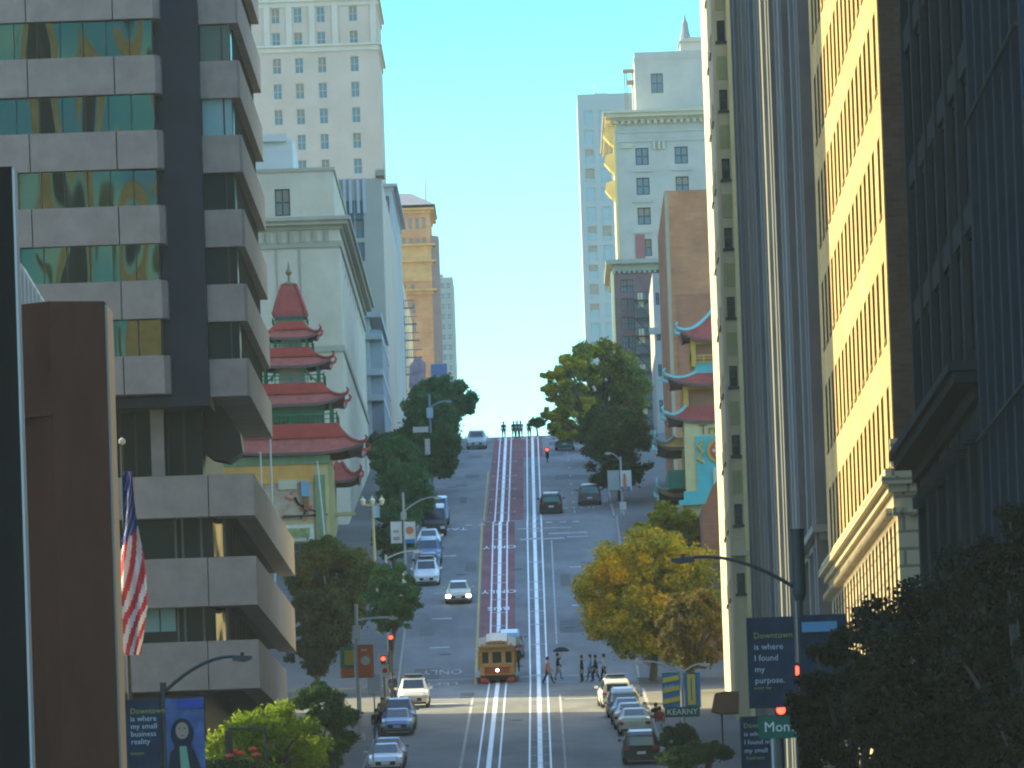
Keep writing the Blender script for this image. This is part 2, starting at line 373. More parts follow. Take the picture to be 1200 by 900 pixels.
# ================================================================ LEFT SIDE BUILDINGS
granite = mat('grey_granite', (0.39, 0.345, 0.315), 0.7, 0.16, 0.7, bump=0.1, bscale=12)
granite_dark = mat('dark_soffit_panel', (0.17, 0.17, 0.165), 0.8, 0.1, 1.0)  # darker grey panel for balcony floors and podium mullions
pier_blue = mat('blue_black_metal_pier', (0.03, 0.045, 0.065), 0.6, 0.15, 0.4)
mirror = mat('mirror_glass', (0.055, 0.07, 0.06), 0.05, metal=0.95, bump=1.0, bscale=0.3, bdist=.3, bdetail=.6, stretch=(1, 1, .55))
tint = mat('tinted_glass', (0.02, 0.038, 0.042), 0.1, bump=1.0, bscale=0.3, bdist=.2, bdetail=1, spec=0.05)
blind = mat('cyan_blind', (0.25, 0.5, 0.52), 0.5, 0.05, 1.0)
# ---- stacked granite office tower
T = thing('granite_office_tower', 'stacked grey granite office tower with ribbon windows and a blue-black vertical pier, by the flag', 'office tower', (-25, 435, 8), None, True)
lw1, rw0, rw1 = ax(187, 60, 435), ax(233, 60, 438.5), ax(280, 70, 438.5)
zb = hz(185, 461, 435); per = 3.86; bh = 1.95; LX = -46
b = MB(); b.box(LX, rw0 + 0.02, 437.3, 472, zb - 0.1, 118); b.build('pier', pier_blue, T)
for i in range(10):
    z0 = zb + i * per; z1 = z0 + bh
    m = MB(); x = lw1 - 2.36
    xs = [LX, x - 8.9, x - 4.45, x, lw1]
    for a, c in zip(xs, xs[1:-1]): m.box(a + 0.03, c - 0.03, 435, 437.29, z0, z1)
    m.prism([(x + .03, 435), (lw1 - .28, 435), (lw1, 435.5), (lw1, 437.29), (x + .03, 437.29)], 'xy', z0, z1)
    m.build('spandrel', granite, T)
    m = MB(); m.prism([(rw0, 438.5), (rw1 - .12, 438.5), (rw1, 438.7), (rw1, 474), (rw0, 474)], 'xy', z0 - .02, z1 - .05); m.build('spandrel', granite, T)
    if i < 9:
        w = MB()
        for k in range(12):
            xr = lw1 - 0.35 - k * 1.18; w.box(xr - 0.06, xr, 435.42, 435.56, z1, z0 + per)
        w.box(LX, lw1 - .35, 435.5, 437.2, z1 + .001, z0 + per - .001, 'ftb')
        fo = w.build('window', frame_dark, T)
        for k in range(11):
            xr = lw1 - 0.41 - k * 1.18; p = MB(); p.q((xr - 1.12, 435.5, z1), (xr, 435.5, z1), (xr, 435.5, z0 + per), (xr - 1.12, 435.5, z0 + per))
            p.build('pane', mirror, fo)
        w = MB(); w.box(rw0 + .03, rw1 - .45, 438.98, 473.9, z1 - .05, z0 + per); w.box(rw0 + 1.15, rw0 + 1.21, 438.9, 438.97, z1, z0 + per)
        y = 442
        while y < 473: w.box(rw1 - .46, rw1 - .38, y, y + .08, z1 - .05, z0 + per); y += 1.5
        fo = w.build('window', frame_dark, T)
        for c0, c1 in ((rw0 + .06, rw0 + 1.14), (rw0 + 1.22, rw1 - .47)):
            p = MB(); p.q((c0, 438.97, z1 - .05), (c1, 438.97, z1 - .05), (c1, 438.97, z0 + per - .02), (c0, 438.97, z0 + per - .02)); p.build('pane', blind if i == 3 else (tint if i != 4 else mat('grey_green_glass', (0.06, 0.085, 0.07), 0.2)), fo)  # one storey has paler grey-green panes
        p = MB(); p.q((rw1 - .44, 439.1, z1 - .05), (rw1 - .44, 473.8, z1 - .05), (rw1 - .44, 473.8, z0 + per - .02), (rw1 - .44, 439.1, z0 + per - .02)); p.build('pane', tint, fo)
m = MB(); zt = zb + 10 * per
for i in range(9): m.box(LX, rw1, 435, 474, zt + i * per * 1 + (0 if i else -1.5), zt + i * per + bh); m.box(LX, rw1 - .4, 435.5, 473.6, zt + i * per + bh, zt + (i + 1) * per)
m.build('upper_floors', granite, T)
# recessed lobby level under the tower
podx = ax(297, 560, 435); zpt = hz(250, 557, 435)
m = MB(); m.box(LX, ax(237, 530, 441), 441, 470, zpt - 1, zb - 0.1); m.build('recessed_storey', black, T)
w = MB()
for u in (140, 158, 196, 215): x = ax(u, 520, 440.9); w.box(x, x + .1, 440.85, 440.95, zpt - .6, zb - .12)
w = w.build('window', frame_dark, T); p = MB(); p.q((LX, 440.9, zpt - .6), (ax(236, 520, 440.9), 440.9, zpt - .6), (ax(236, 520, 440.9), 440.9, zb - .6), (LX, 440.9, zb - .6)); p.build('pane', tint, w)
m = MB(); xc = ax(184, 520, 437.6); m.box(xc - .34, xc + .34, 438.2, 438.9, zpt - .5, zb - .6); m.build('column', granite, T)
m = MB(); m.box(LX, rw0 + .1, 436.2, 441.5, zb - .62, zb - .11); m.build('dark_soffit_beam', pier_blue, T)
m = MB(); xs0 = ax(232, 480, 442); m.prism([(xs0, zb - .2), (xs0 + 1.2, zb - .2), (xs0 + 2.1, zb - 1.6), (xs0 + 2.2, zb - 2.6), (xs0 + 1.5, zb - 3.1), (xs0 + .6, zb - 2.9), (xs0, zb - 2.4)], 'xz', 443.5, 446.5); m.build('soffit_fin', black, T)
# ---- podium
P_ = thing('granite_podium', 'three-tier grey granite podium with deep balconies below the office tower', 'building', (-25, 435, 6), None, True)
tiers = [(605, 555, 503), (710, 652, 500), (808, 750, 480)]
zs = []
for vb, vt, ye in tiers:
    z0, z1 = hz(250, vb, 435), hz(250, vt + 1, 435); zs.append((z0, z1))
    m = MB(); xj = ax(245, vb, 435); xj2 = xj - 5.1
    for a, c in ((LX, xj2), (xj2, xj)): m.box(a + .025, c - .025, 435.0, 437.5, z0, z1)
    m.prism([(xj + .025, 435.0), (podx, 435.0), (podx, ye), (podx - 1.0, ye), (podx - 1.0, 437.5), (xj + .025, 437.5)], 'xy', z0, z1)
    m.build('balcony_band', granite, P_)
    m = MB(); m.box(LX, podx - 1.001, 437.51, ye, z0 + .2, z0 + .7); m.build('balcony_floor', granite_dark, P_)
# soffit under each band + recessed glazing
for k, (zt_, z_) in enumerate(((zs[0][0], zs[1][1]), (zs[1][0], zs[2][1]))):
    m = MB()
    for u in (153, 205, 213, 235, 262): x = ax(u, 640, 436.4); m.box(x, x + .12, 436.2, 436.42, z_ - .5, zt_ + .21)
    for y in range(442, 495, 5): m.box(podx - 1.9, podx - 1.6, y, y + .5, z_ - .5, zt_ + .21)
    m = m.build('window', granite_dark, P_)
    for c0, c1, mt in ((LX, ax(160, 640, 436.4), tint), (ax(160, 640, 436.4), ax(208, 640, 436.4), tint), (ax(208, 640, 436.4), ax(236, 640, 436.4), tint), (ax(236, 640, 436.4), podx - 2.2, tint)):
        p = MB(); p.q((c0 + .02, 436.4, z_ - .5), (c1 - .02, 436.4, z_ - .5), (c1 - .02, 436.4, zt_ + .15), (c0 + .02, 436.4, zt_ + .15)); p.build('pane', mt, m)
    p = MB(); p.q((podx - 2.2, 436.4, z_ - .5), (podx - 1.8, 438.5, z_ - .5), (podx - 1.8, 438.5, zt_ + .15), (podx - 2.2, 436.4, zt_ + .15)); p.q((podx - 1.8, 438.5, z_ - .5), (podx - 1.8, 495, z_ - .5), (podx - 1.8, 495, zt_ + .15), (podx - 1.8, 438.5, zt_ + .15)); p.build('pane', tint, m)
    if k: 
        p = MB(); x0, x1 = ax(158, 725, 436.3), ax(208, 725, 436.3); zz = hz(180, 713, 436.3)
        p.q((x0, 436.36, zz - 1.2), (x0 + 1.25, 436.36, zz - 1.2), (x0 + 1.25, 436.36, zz), (x0, 436.36, zz)); p.q((x0 + 1.32, 436.36, zz - 1.2), (x1 - .1, 436.36, zz - 1.2), (x1 - .1, 436.36, zz), (x0 + 1.32, 436.36, zz)); p.build('blind', blind, m)
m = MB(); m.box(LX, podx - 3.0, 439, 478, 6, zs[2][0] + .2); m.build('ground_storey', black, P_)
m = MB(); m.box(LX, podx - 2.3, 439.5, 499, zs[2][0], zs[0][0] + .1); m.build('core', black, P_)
# ---- unseen blocks added left of the street to cut off the sun
towerm = mat('brown_grey_cladding', (0.22, 0.2, 0.18), 0.8, 0.1, 0.3)
def mass(label, x0, x1, y0, y1, z1, m=None, cols=0):
    ops = []
    building('sun_blocker', label, 'sun blocker', x0, x1, y0, y1, z1, m or towerm, front=grid(x0 + 1, x1 - 1, 5, 3.2, floors(g(y0) + 6, 5, 9, 5)), rev=.3)
mass('unseen slab added behind the granite tower to block the sun', -60, -20.5, 476, 515, 78)
mass('unseen wide block added left of the pagoda roofs to block the sun', -60, -27, 560, 632, 58)
mass('tall unseen block added left of the frame to shade the near street', -85, -45, 225, 298, 150)
mass('tall unseen block added left of the frame to end the sunlit stretch of facade', -85, -45, 377, 417, 150)
mass('unseen wide block added behind the pagoda shop block to keep sun off the road', -90, -33, 637, 664, 92)
mass('unseen block added left of the hill crest to keep sun off the road', -150, -62, 868, 900, 105)
mass('unseen deep block added behind the cream block to shade the cross street', -120, -28, 693, 856, 105)
# ---- near dark slab and brown pylon at the left edge
D = thing('dark_slab', 'near-black slab with a pale edge painted as grazing light at the far left of the street', 'pylon', (-12, 217, 0), None, True)
xe = ax(17, 300, 217); m = MB(); m.box(-26, xe, 217, 218.2, -2, hz(10, 195, 217)); m.build('body', mat('black_cladding', (0.003, 0.006, 0.009), 0.8, spec=.03), D)
m = MB(); m.box(xe + .002, xe + .06, 216.98, 218.25, -2, hz(10, 197, 217)); m.build('lit_edge', mat('pale_lit_edge', (0.4, 0.42, 0.4), 0.6), D)  # pale strip paints grazing light on the slab's side
B = thing('brown_pylon', 'tall faceted brown metal pylon with a notched side, left of the flag', 'pylon', (-12, 256, 0), None, True)
brownm = mat('brown_metal', (0.13, 0.05, 0.032), 0.7, 0.3, 0.25, stretch=(1, 1, .3), spec=.08)
xl, xm, xr_ = ax(22, 358, 256), ax(58, 356, 256), ax(121, 358, 256); zt = hz(58, 353, 256); zn = hz(58, 487, 256)
m = MB(); m.prism([(xl - 1.5, 259.5), (xl - 1.5, 258.2), (xm, 256), (xr_, 256.7), (xr_, 260)], 'xy', zn, zt)
m.build('upper_shaft', brownm, B)
m = MB(); m.prism([(xl - 1.5, 259.5), (xl - 1.5, 259.3), (xm, 256.001), (xr_, 256.7), (xr_, 260)], 'xy', -2, zn - .001); m.build('lower_shaft', brownm, B)
m = MB(); m.box(xr_ + .002, xr_ + .08, 256.8, 260, -2, zt - .1); m.build('lit_edge', mat('yellow_lit_edge', (0.45, 0.4, 0.3), 0.6), B)  # yellowish strip paints the lit right side of the pylon
K = thing('slanted_skylight', 'pale slanted skylight ridge poking up between the black slab and the brown pylon', 'skylight', (ax(25, 358, 300), 300, hz(25, 375, 300)), None, True)
m = MB(); m.prism([(ax(5, 358, 300), hz(5, 380, 300)), (ax(60, 380, 300), hz(60, 380, 300)), (ax(52, 355, 300), hz(52, 355, 300)), (ax(24, 308, 300), hz(24, 308, 300)), (ax(5, 300, 300), hz(5, 300, 300))], 'xz', 300, 303); m.build('glazing', mat('skylight_glass', (0.35, 0.4, 0.4), 0.3, 0.1, 1), K)
m = MB()
for k in range(7): a = 24 + k * 4.5; m.box(ax(a, 350, 299.9), ax(a, 350, 299.9) + .04, 299.9, 299.99, hz(a, 376, 300), hz(a, 308 + k * 7.3, 300))
m.build('rib', pale_metal, K)
# ---- cream building behind the pagoda
cream = mat('cream_stucco', (0.64, 0.54, 0.4), 0.85, 0.12, 0.25, col2=(0.74, 0.64, 0.49))
creamd = mat('cream_trim', (0.42, 0.38, 0.29), 0.85, 0.15, 0.6)
cx1 = ax(400, 350, 692); zt = hz(360, 188, 692)
ops = [(ax(318, 215, 692), ax(336, 215, 692), hz(326, 243, 692), hz(326, 211, 692)), (ax(283, 215, 692), ax(300, 215, 692), hz(290, 243, 692), hz(290, 211, 692))]
rops = [(y, y + 2.4, z, z + 1.6) for y in range(700, 780, 9) for z in (58, 62, 66, 70)]
CB = building('cream_hotel_block', 'broad cream stucco block rising behind the green and red pagoda tower', 'building', ax(268, 350, 692), cx1, 692, 785, hz(395, 262, 692) + .2, cream, right=rops, fm=frame_dark, gm=glass_far, srev=.15)
cornice(CB, ax(268, 350, 692), cx1, 692, 785, hz(395, 268, 692), [(.25, 0), (.25, .35), (.7, .35), (.95, .7), (.95, 1.0)], creamd, back=False)
for v in (289, 412): cornice(CB, ax(268, 350, 692), cx1, 692, 785, hz(395, v, 692), [(.15, 0), (.15, .3), (.3, .5)], creamd, 'string_course', back=False)
m = MB()
for k in range(14): x = cx1 - 1.2 - k * .95; m.box(x, x + .35, 691.75, 692.02, hz(395, 283, 692), hz(395, 270, 692))
m.build('frieze', creamd, CB)
for u in (325, 352): 
    m = MB(); x = ax(u, 350, 692); m.box(x, x + .12, 691.9, 691.99, hz(u, 480, 692), hz(u, 292, 692)); m.build('drainpipe', creamd, CB)
m = MB()
z = 52
while z < hz(395, 420, 692): m.box(ax(268, 350, 692), cx1 + .06, 691.93, 691.998, z, z + .5); z += .62
m.build('rusticated_base', cream, CB)
UB = building('cream_penthouse', 'plain cream penthouse block with one sash window above the stucco block', 'building', ax(262, 215, 700), ax(390, 190, 700), 700, 760, zt, cream, front=ops, z0=hz(395, 258, 692) - 1.5, fm=frame_dark, gm=mat('grey_green_pane', (0.16, 0.2, 0.17), 0.4), rev=.2, fw=.1)
cornice(UB, ax(262, 215, 700), ax(390, 190, 700), 700, 760, zt - .15, [(.12, 0), (.12, .3)], creamd, 'coping', back=False)
m = MB(); m.box(ax(262, 180, 705), ax(343, 180, 705), 705, 720, zt, hz(330, 162, 705)); m.box(ax(262, 180, 705), ax(336, 170, 705), 704.5, 704.9, hz(330, 166, 705), hz(330, 157, 705)); m.build('roof_housing', mat('white_stucco', (0.66, 0.65, 0.6), 0.8, .05, 1), UB)
# ---- tall apartment tower
pt = mat('tower_stone', (0.52, 0.42, 0.34), 0.85, 0.1, 0.2)
Y = 1160; tx1 = ax(446, 150, Y); ops = []
for u, w in ((327, 8), (353, 9), (380, 11), (418, 8)):
    for v in (18, 77, 106, 136, 166, 196):
        x = ax(u, v, Y); z = hz(u, v, Y); ops.append((round(x - w / 2 / 8.6, 2), round(x + w / 2 / 8.6, 2), round(z - 1.1, 2), round(z + 1.1, 2)))
def norm_ops(o):  # snap to common columns and rows so openings share edges
    return o
def colsrows(us, vs, Y, w, h, vr=150, ur=380):
    return [(round(ax(u, vr, Y), 3) - w / 2, round(ax(u, vr, Y), 3) + w / 2, round(hz(ur, v, Y), 3) - h / 2, round(hz(ur, v, Y), 3) + h / 2) for u in us for v in vs]
ops = colsrows((327, 353, 380, 418), (-40, -12, 17, 46, 76, 106, 136, 166, 196), Y, 1.15, 2.1)
TT = building('apartment_tower', 'very tall pale stone apartment tower cropped by the top of the picture', 'tower', ax(268, 150, Y), tx1, Y, Y + 32, 150, pt, front=ops, fm=frame_pale, gm=glass_far, z0=60, rev=.25, right=[(y, y + 1.2, z, z + 2) for y in (Y + 6, Y + 14, Y + 22) for z in range(110, 146, 4)])
for v in (58, 5): cornice(TT, ax(268, 150, Y), tx1, Y, Y + 32, hz(440, v, Y), [(.15, 0), (.15, .5), (.5, .7), (.5, 1.0)], mat('tower_trim', (0.55, 0.5, 0.42), 0.8, .08, .5), 'string_course', back=False)
m = MB()
for u in (313, 339, 366, 393, 438): x = ax(u, 150, Y); m.box(x, x + .8, Y - .22, Y - .003, 126, 149)
m.build('pilaster', MATS['tower_trim'], TT)
# ---- grey slab with bay strip below it
gs = mat('pale_grey_render', (0.5, 0.44, 0.37), 0.85, 0.12, 0.15)
Y = 842; gx1 = ax(450, 300, Y)
GS = building('grey_slab_block', 'pale grey flat-sided apartment block between the cream block and the orange hotel', 'building', ax(380, 300, Y), gx1, Y, 930, hz(440, 209, Y), gs,
    front=colsrows((411, 422), (246, 268, 295), Y, .85, 1.9, 280, 420) , right=[(y, y + 2, z, z + 2.1) for y in range(848, 925, 10) for z in range(78, 126, 4)][:90], gm=glass_far, fm=mat('blue_grey_frame', (0.2, 0.27, 0.32), .6), rev=.25)
m = MB(); m.box(ax(440, 215, Y), gx1 + .3, Y - .35, Y + 4, hz(445, 206, Y), hz(445, 199, Y)); m.build('parapet_block', creamd, GS)
m = MB()
for u in (402, 409, 418, 425): x = ax(u, 230, Y); m.box(x, x + .28, Y - .3, Y - .003, hz(u, 250, Y), hz(u, 209, Y))
m.build('mullion_strip', mat('blue_white_trim', (0.5, 0.56, 0.6), .6), GS)
blue_r = mat('pale_blue_render', (0.38, 0.42, 0.44), 0.8, 0.12, 0.2)
bx1 = ax(462, 300, 935)
BS = building('blue_strip_block', 'narrow pale blue apartment block hard against the grey slab', 'building', bx1 - 6, bx1, 935, 990, hz(452, 218, 935), blue_r, left=(), front=colsrows((455,), range(240, 500, 34), 935, .6, 1.9, 300, 455), right=[(y, y + 2, z, z + 2) for y in range(940, 985, 9) for z in range(80, 150, 4)][:60], gm=glass_far, rev=.2)
cornice(BS, bx1 - 6, bx1, 935, 990, hz(452, 224, 935), [(.1, 0), (.1, .3), (.6, .5), (.6, .8)], blue_r, back=False)
# balconied building in front of the orange hotel
yb = mat('yellow_white_stucco', (0.55, 0.52, 0.38), .8, .15, .3)
Y = 1010; qx1 = ax(478, 400, Y)
QB = building('balcony_apartments', 'slim cream and blue apartment house with stacked iron balconies below the orange hotel', 'building', qx1 - 4.5, qx1 - .3, Y, Y + 60, hz(470, 333, Y), yb, front=colsrows((463, 471), (352, 378, 404, 430, 456, 482), Y, .7, 1.7, 400, 466), gm=glass_far, rev=.2)
for i, v in enumerate((362, 381, 400, 420, 440)):
    m = MB(); z = hz(478, v, Y); m.box(qx1 - 1.2, qx1 + .9 + .25 * i, Y - .9, Y - .005, z, z + .12)
    [m.box(qx1 - 1.2 + j * .22, qx1 - 1.15 + j * .22, Y - .9, Y - .86, z + .13, z + .95) for j in range(10)]; m.box(qx1 - 1.2, qx1 + .9 + .25 * i, Y - .92, Y - .85, z + .9, z + 1.0)
    m.build('balcony', mat('blue_iron', (0.08, 0.13, 0.18), .6), QB)
m = MB(); m.box(ax(456, 330, Y), ax(470, 330, Y), Y - .4, Y - .01, hz(465, 333, Y), hz(465, 322, Y)); m.build('roof_sign_box', mat('green_awning', (0.06, 0.18, 0.12), .7), QB)
# lower bay-windowed grey house
Y = 800; hx1 = ax(446, 420, Y)
HB = building('bay_window_house', 'grey bay-windowed house with dark sashes beside the row of dark street trees', 'building', hx1 - 4, hx1 - 1.0, Y, Y + 38, hz(435, 362, Y), mat('grey_white_paint', (0.45, 0.47, 0.46), .8, .15, .5), front=colsrows((431,), (378, 420, 455, 490), Y, 1.0, 2.0, 420, 430) , right=[(y, y + 1.6, z, z + 2) for y in range(804, 836, 6) for z in (62, 66, 70, 74, 78, 82, 86, 90, 94, 98)], gm=tint, rev=.15)
for v in (372, 398, 440, 470):
    m = MB(); z = hz(435, v, Y); m.box(hx1 - 4.1, hx1 + .2, Y - .5, Y + 37, z, z + .55); m.build('bay_cornice', MATS['grey_white_paint'], HB)
m = MB(); m.prism([(hx1 - 1.1, Y + 1), (hx1 + .15, Y + 2), (hx1 + .15, Y + 34), (hx1 - 1.1, Y + 35)], 'xy', 50, hz(440, 385, Y)); m.build('bay', mat('slate_blue_paint', (0.24, 0.26, 0.28), .7, .1, 1), HB)
# ---- orange hotel
orange = brick('orange_brick', (0.68, 0.3, 0.13), (0.6, 0.26, 0.11), (0.5, 0.35, 0.2), 1.2, .5, var=.15)
Y = 1275; ox0, ox1 = ax(459, 330, Y), ax(506, 330, Y)
OH = building('orange_hotel', 'orange brick hotel with a grey hipped roof and a thin mast', 'hotel', ox0 - 8, ox1, Y, Y + 25, hz(480, 247, Y), orange, front=colsrows((466, 474, 482, 490, 498), (262, 286), Y, .6, 1.8, 300, 480) + colsrows((474, 484), (318, 340, 362, 384), Y, .6, 1.6, 340, 480), gm=mat('ochre_pane', (0.3, 0.24, 0.15), .5), fm=frame_pale, rev=.2, right=[(y, y + 1.6, z, z + 2) for y in (Y + 4, Y + 11, Y + 18) for z in range(90, 112, 4)])
ocr = mat('ochre_terracotta', (0.66, 0.38, 0.15), .8, .2, .6)
m = MB(); m.box(ox0 - 8, ox1 + .06, Y - .15, Y - .004, hz(480, 330, Y), hz(480, 292, Y)); m.build('ochre_band', ocr, OH)
for v in (250, 292, 311, 345): cornice(OH, ox0 - 8, ox1, Y, Y + 25, hz(480, v, Y), [(.2, 0), (.2, .25), (.7, .45), (.7, .75)], ocr, back=False)
m = MB(); z0, z1 = hz(480, 247, Y) + .8, hz(475, 229, Y + 12) + .3; e = .9; xa, xb, ya, yb2 = ox0 - 8.9, ox1 + e, Y - e, Y + 26; xr0, xr1 = ox0 - 4, ax(480, 230, Y); ym = Y + 12
m.q((xa, ya, z0), (xb, ya, z0), (xr1, ym, z1), (xr0, ym, z1)); m.q((xb, ya, z0), (xb, yb2, z0), (xr1, ym, z1)); m.q((xb, yb2, z0), (xa, yb2, z0), (xr0, ym, z1), (xr1, ym, z1)); m.q((xa, yb2, z0), (xa, ya, z0), (xr0, ym, z1)); m.q((xa, ya, z0), (xa, yb2, z0), (xb, yb2, z0), (xb, ya, z0))
m.build('hipped_roof', mat('grey_slate', (0.15, 0.16, 0.2), .8, .1, 1), OH)
m = MB(); x = ax(498, 220, Y); m.tube([(x, Y + 4, hz(498, 246, Y)), (x, Y + 4, hz(497, 190, Y))], .16, 6, .07); m.build('mast', grey_metal, OH)
m = MB(); m.prism([(ox1 + .01, Y + 1), (ox1 + 1.2, Y + 3), (ox1 + 1.2, Y + 10), (ox1 + .01, Y + 12)], 'xy', 60, hz(505, 275, Y)); m.build('bay', mat('mauve_brick', (0.3, 0.2, 0.17), .9, .1, 1), OH)  # bay in a darker mauve brick than the orange front
# far pale slab
Y = 1590; m0 = mat('far_grey_panel', (0.34, 0.36, 0.33), .85, .06, .1)
FS = building('far_grey_slab', 'faint grey flat-topped slab, last building at the left end of the street', 'building', ax(505, 400, Y), ax(533, 400, Y), Y, Y + 30, hz(520, 325, Y), m0, front=colsrows((513, 520, 527), range(335, 435, 12), Y, .7, 1.2, 380, 520), gm=glass_far, fm=frame_pale, rev=.15)
m = MB(); m.box(ax(512, 325, Y), ax(519, 325, Y), Y + 3, Y + 8, hz(520, 326, Y), hz(520, 320, Y)); m.build('roof_housing', m0, FS)
# mural boards above the trees
M1 = thing('purple_mural_board', 'small purple painted board above the dark trees below the orange hotel', 'billboard', (ax(488, 440, 900), 900, hz(488, 455, 900)), None, True)
m = MB(); m.prism([(ax(479, 455, 900), hz(479, 455, 900)), (ax(498, 455, 900), hz(498, 455, 900)), (ax(499, 425, 900), hz(499, 425, 900)), (ax(489, 417, 900), hz(489, 417, 900)), (ax(480, 428, 900), hz(480, 428, 900))], 'xz', 900, 900.3); m.build('board', mat('purple_mural', (0.26, 0.2, 0.36), .7, .4, .9, col2=(.5, .4, .42)), M1)
m = MB(); x = ax(489, 460, 900.6); m.box(x - .1, x + .1, 900.35, 900.6, 54, hz(489, 430, 900)); m.build('post', grey_metal, M1)
M2 = thing('blue_awning', 'small blue awning over the trees near the top of the hill', 'awning', (ax(514, 440, 950), 950, hz(514, 450, 950)), None, True)
m = MB(); x0, x1 = ax(505, 440, 950), ax(524, 440, 950); m.prism([(950, hz(514, 445, 950)), (950, hz(514, 427, 950)), (951.5, hz(514, 425, 950)), (952, hz(514, 445, 950))], 'yz', x0, x1); m.build('canopy', mat('blue_canvas', (0.14, 0.19, 0.32), .8, .1, 1), M2)
m = MB(); m.box(x0 + .1, x0 + .2, 951.6, 951.7, 56, hz(514, 446, 950)); m.box(x1 - .2, x1 - .1, 951.6, 951.7, 56, hz(514, 446, 950)); m.build('frame', grey_metal, M2)
# ================================================================ PAGODA BUILDINGS
red_tile = mat('red_roof_tile', (0.36, 0.075, 0.06), 0.75, 0.2, 1.5)
soff = mat('roof_underside', (0.16, 0.1, 0.09), .85, .1, 1)
pgreen = mat('pagoda_green', (0.03, 0.2, 0.09), .6, .15, 1.5)
pwall = mat('pagoda_wall_green', (0.1, 0.22, 0.15), .8, .2, 1)
gold = mat('gold_paint', (0.6, 0.36, 0.07), .6, .15, 1.2)
turq = mat('turquoise_paint', (0.1, 0.42, 0.4), .6, .12, 1.2)
teal_t = mat('turquoise_ridge', (0.22, 0.5, 0.48), .6, .1, 1)
def pagoda_roof(root, cx, cy, z, hx, hy, tx, ty, h, up, mt, name='roof', ridge=None, thick=.22, bend=1.8, horn=0.35):
    """square flared roof: eave half sizes hx, hy at height z, top half sizes tx, ty at z+h, corners swept up"""
    m = MB(); N = 12; K = 8
    def pt(side, s, t, low=0):
        # s -1..1 along side, t 0 eave .. 1 top
        k = t ** (1 / bend) if bend else t
        wx = hx + (tx - hx) * t; wy = hy + (ty - hy) * t
        c = abs(s) ** 4; f = (1 - t) ** 2
        ext = 1 + 0.05 * c * f
        zz = z + h * (t ** bend) + up * c * f - low
        x, y = {'f': (s * wx, -wy), 'r': (wx, s * wy), 'k': (-s * wx, wy), 'l': (-wx, -s * wy)}[side]
        return (cx + x * ext, cy + y * ext, zz)
    for side in 'frkl':
        for i in range(N):
            s0, s1 = -1 + 2 * i / N, -1 + 2 * (i + 1) / N
            for k in range(K):
                t0, t1 = k / K, (k + 1) / K
                m.cur = 0; m.q(pt(side, s0, t0), pt(side, s1, t0), pt(side, s1, t1), pt(side, s0, t1))
            m.cur = 1
            m.q(pt(side, s0, 0), pt(side, s1, 0), pt(side, s1, 0, thick), pt(side, s0, 0, thick))
            a, b_ = pt(side, s0, 0, thick), pt(side, s1, 0, thick); inn = pt(side, s1, .55, thick), pt(side, s0, .55, thick)
            zl = z - thick + .12 * h
            m.q(a, b_, (inn[0][0], inn[0][1], zl), (inn[1][0], inn[1][1], zl))
    o = m.build(name, [mt, soff], root)
    # tile ribs / ridges
    r = MB()
    for side in 'frkl':
        r.tube([pt(side, 1, t, -.05) for t in (0, .15, .3, .5, .75, 1)], .13, 6)
        p = pt(side, 1, 0); d = Vector((p[0] - cx, p[1] - cy, 0)).normalized()
        if horn: r.tube([Vector(p) - d * .2, Vector(p) + d * horn * .6 + Vector((0, 0, horn * .3)), Vector(p) + d * horn + Vector((0, 0, horn * 1.0)), Vector(p) + d * horn * .5 + Vector((0, 0, horn * 1.5))], .16, 6, .06)
    r.build('ridge', ridge or mt, o)
    return o
def railing(root, x0, x1, y0, y1, z, h, m, n=5):
    b = MB()
    def seg(xa, ya, xb, yb):
        b.box(min(xa, xb) - .04, max(xa, xb) + .04, min(ya, yb) - .04, max(ya, yb) + .04, z + h - .1, z + h)
        b.box(min(xa, xb) - .03, max(xa, xb) + .03, min(ya, yb) - .03, max(ya, yb) + .03, z + h * .5, z + h * .5 + .07)
        b.box(min(xa, xb) - .03, max(xa, xb) + .03, min(ya, yb) - .03, max(ya, yb) + .03, z, z + .08)
        for k in range(n + 1): x = xa + (xb - xa) * k / n; y = ya + (yb - ya) * k / n; b.box(x - .05, x + .05, y - .05, y + .05, z, z + h + (.12 if k in (0, n) else 0))
    seg(x0, y0, x1, y0); seg(x1, y0, x1, y1); seg(x0, y0, x0, y1)
    return b.build('railing', m, root)
# ---- left pagoda
Y = 640; px = ax(341, 400, Y + 4); PG = thing('pagoda_building', 'tall green pagoda tower with five red flared roofs on an orange shop block', 'pagoda', (px, Y, g(Y)), None, True)
cy = Y + 4; gx1 = ax(386, 600, Y)
def zz(v, u=341): return hz(u, v, cy)
pagoda_roof(PG, px, cy, zz(371), 1.15, 1.15, .5, .5, 2.35, .12, red_tile, 'spire_roof', bend=.8, horn=.12)
m = MB(); m.lathe([(.55, 0), (.55, .12), (.1, .3), (.09, .7), (.28, .95), (.1, 1.25), (.05, 1.6), (.0, 1.9)], (px, cy, zz(334)), 10); m.build('finial', mat('dark_gold', (.25, .17, .06), .5), PG)
lev = [(397, 380, 2.0, .9, .3), (431, 411, 2.9, 1.3, .45), (477, 454, 3.85, 2.2, .55), (535, 503, 5.1, 3.3, .6)]
dull_tile = mat('dull_roof_tile', (0.42, 0.12, 0.09), 0.8, 0.2, 1.5)
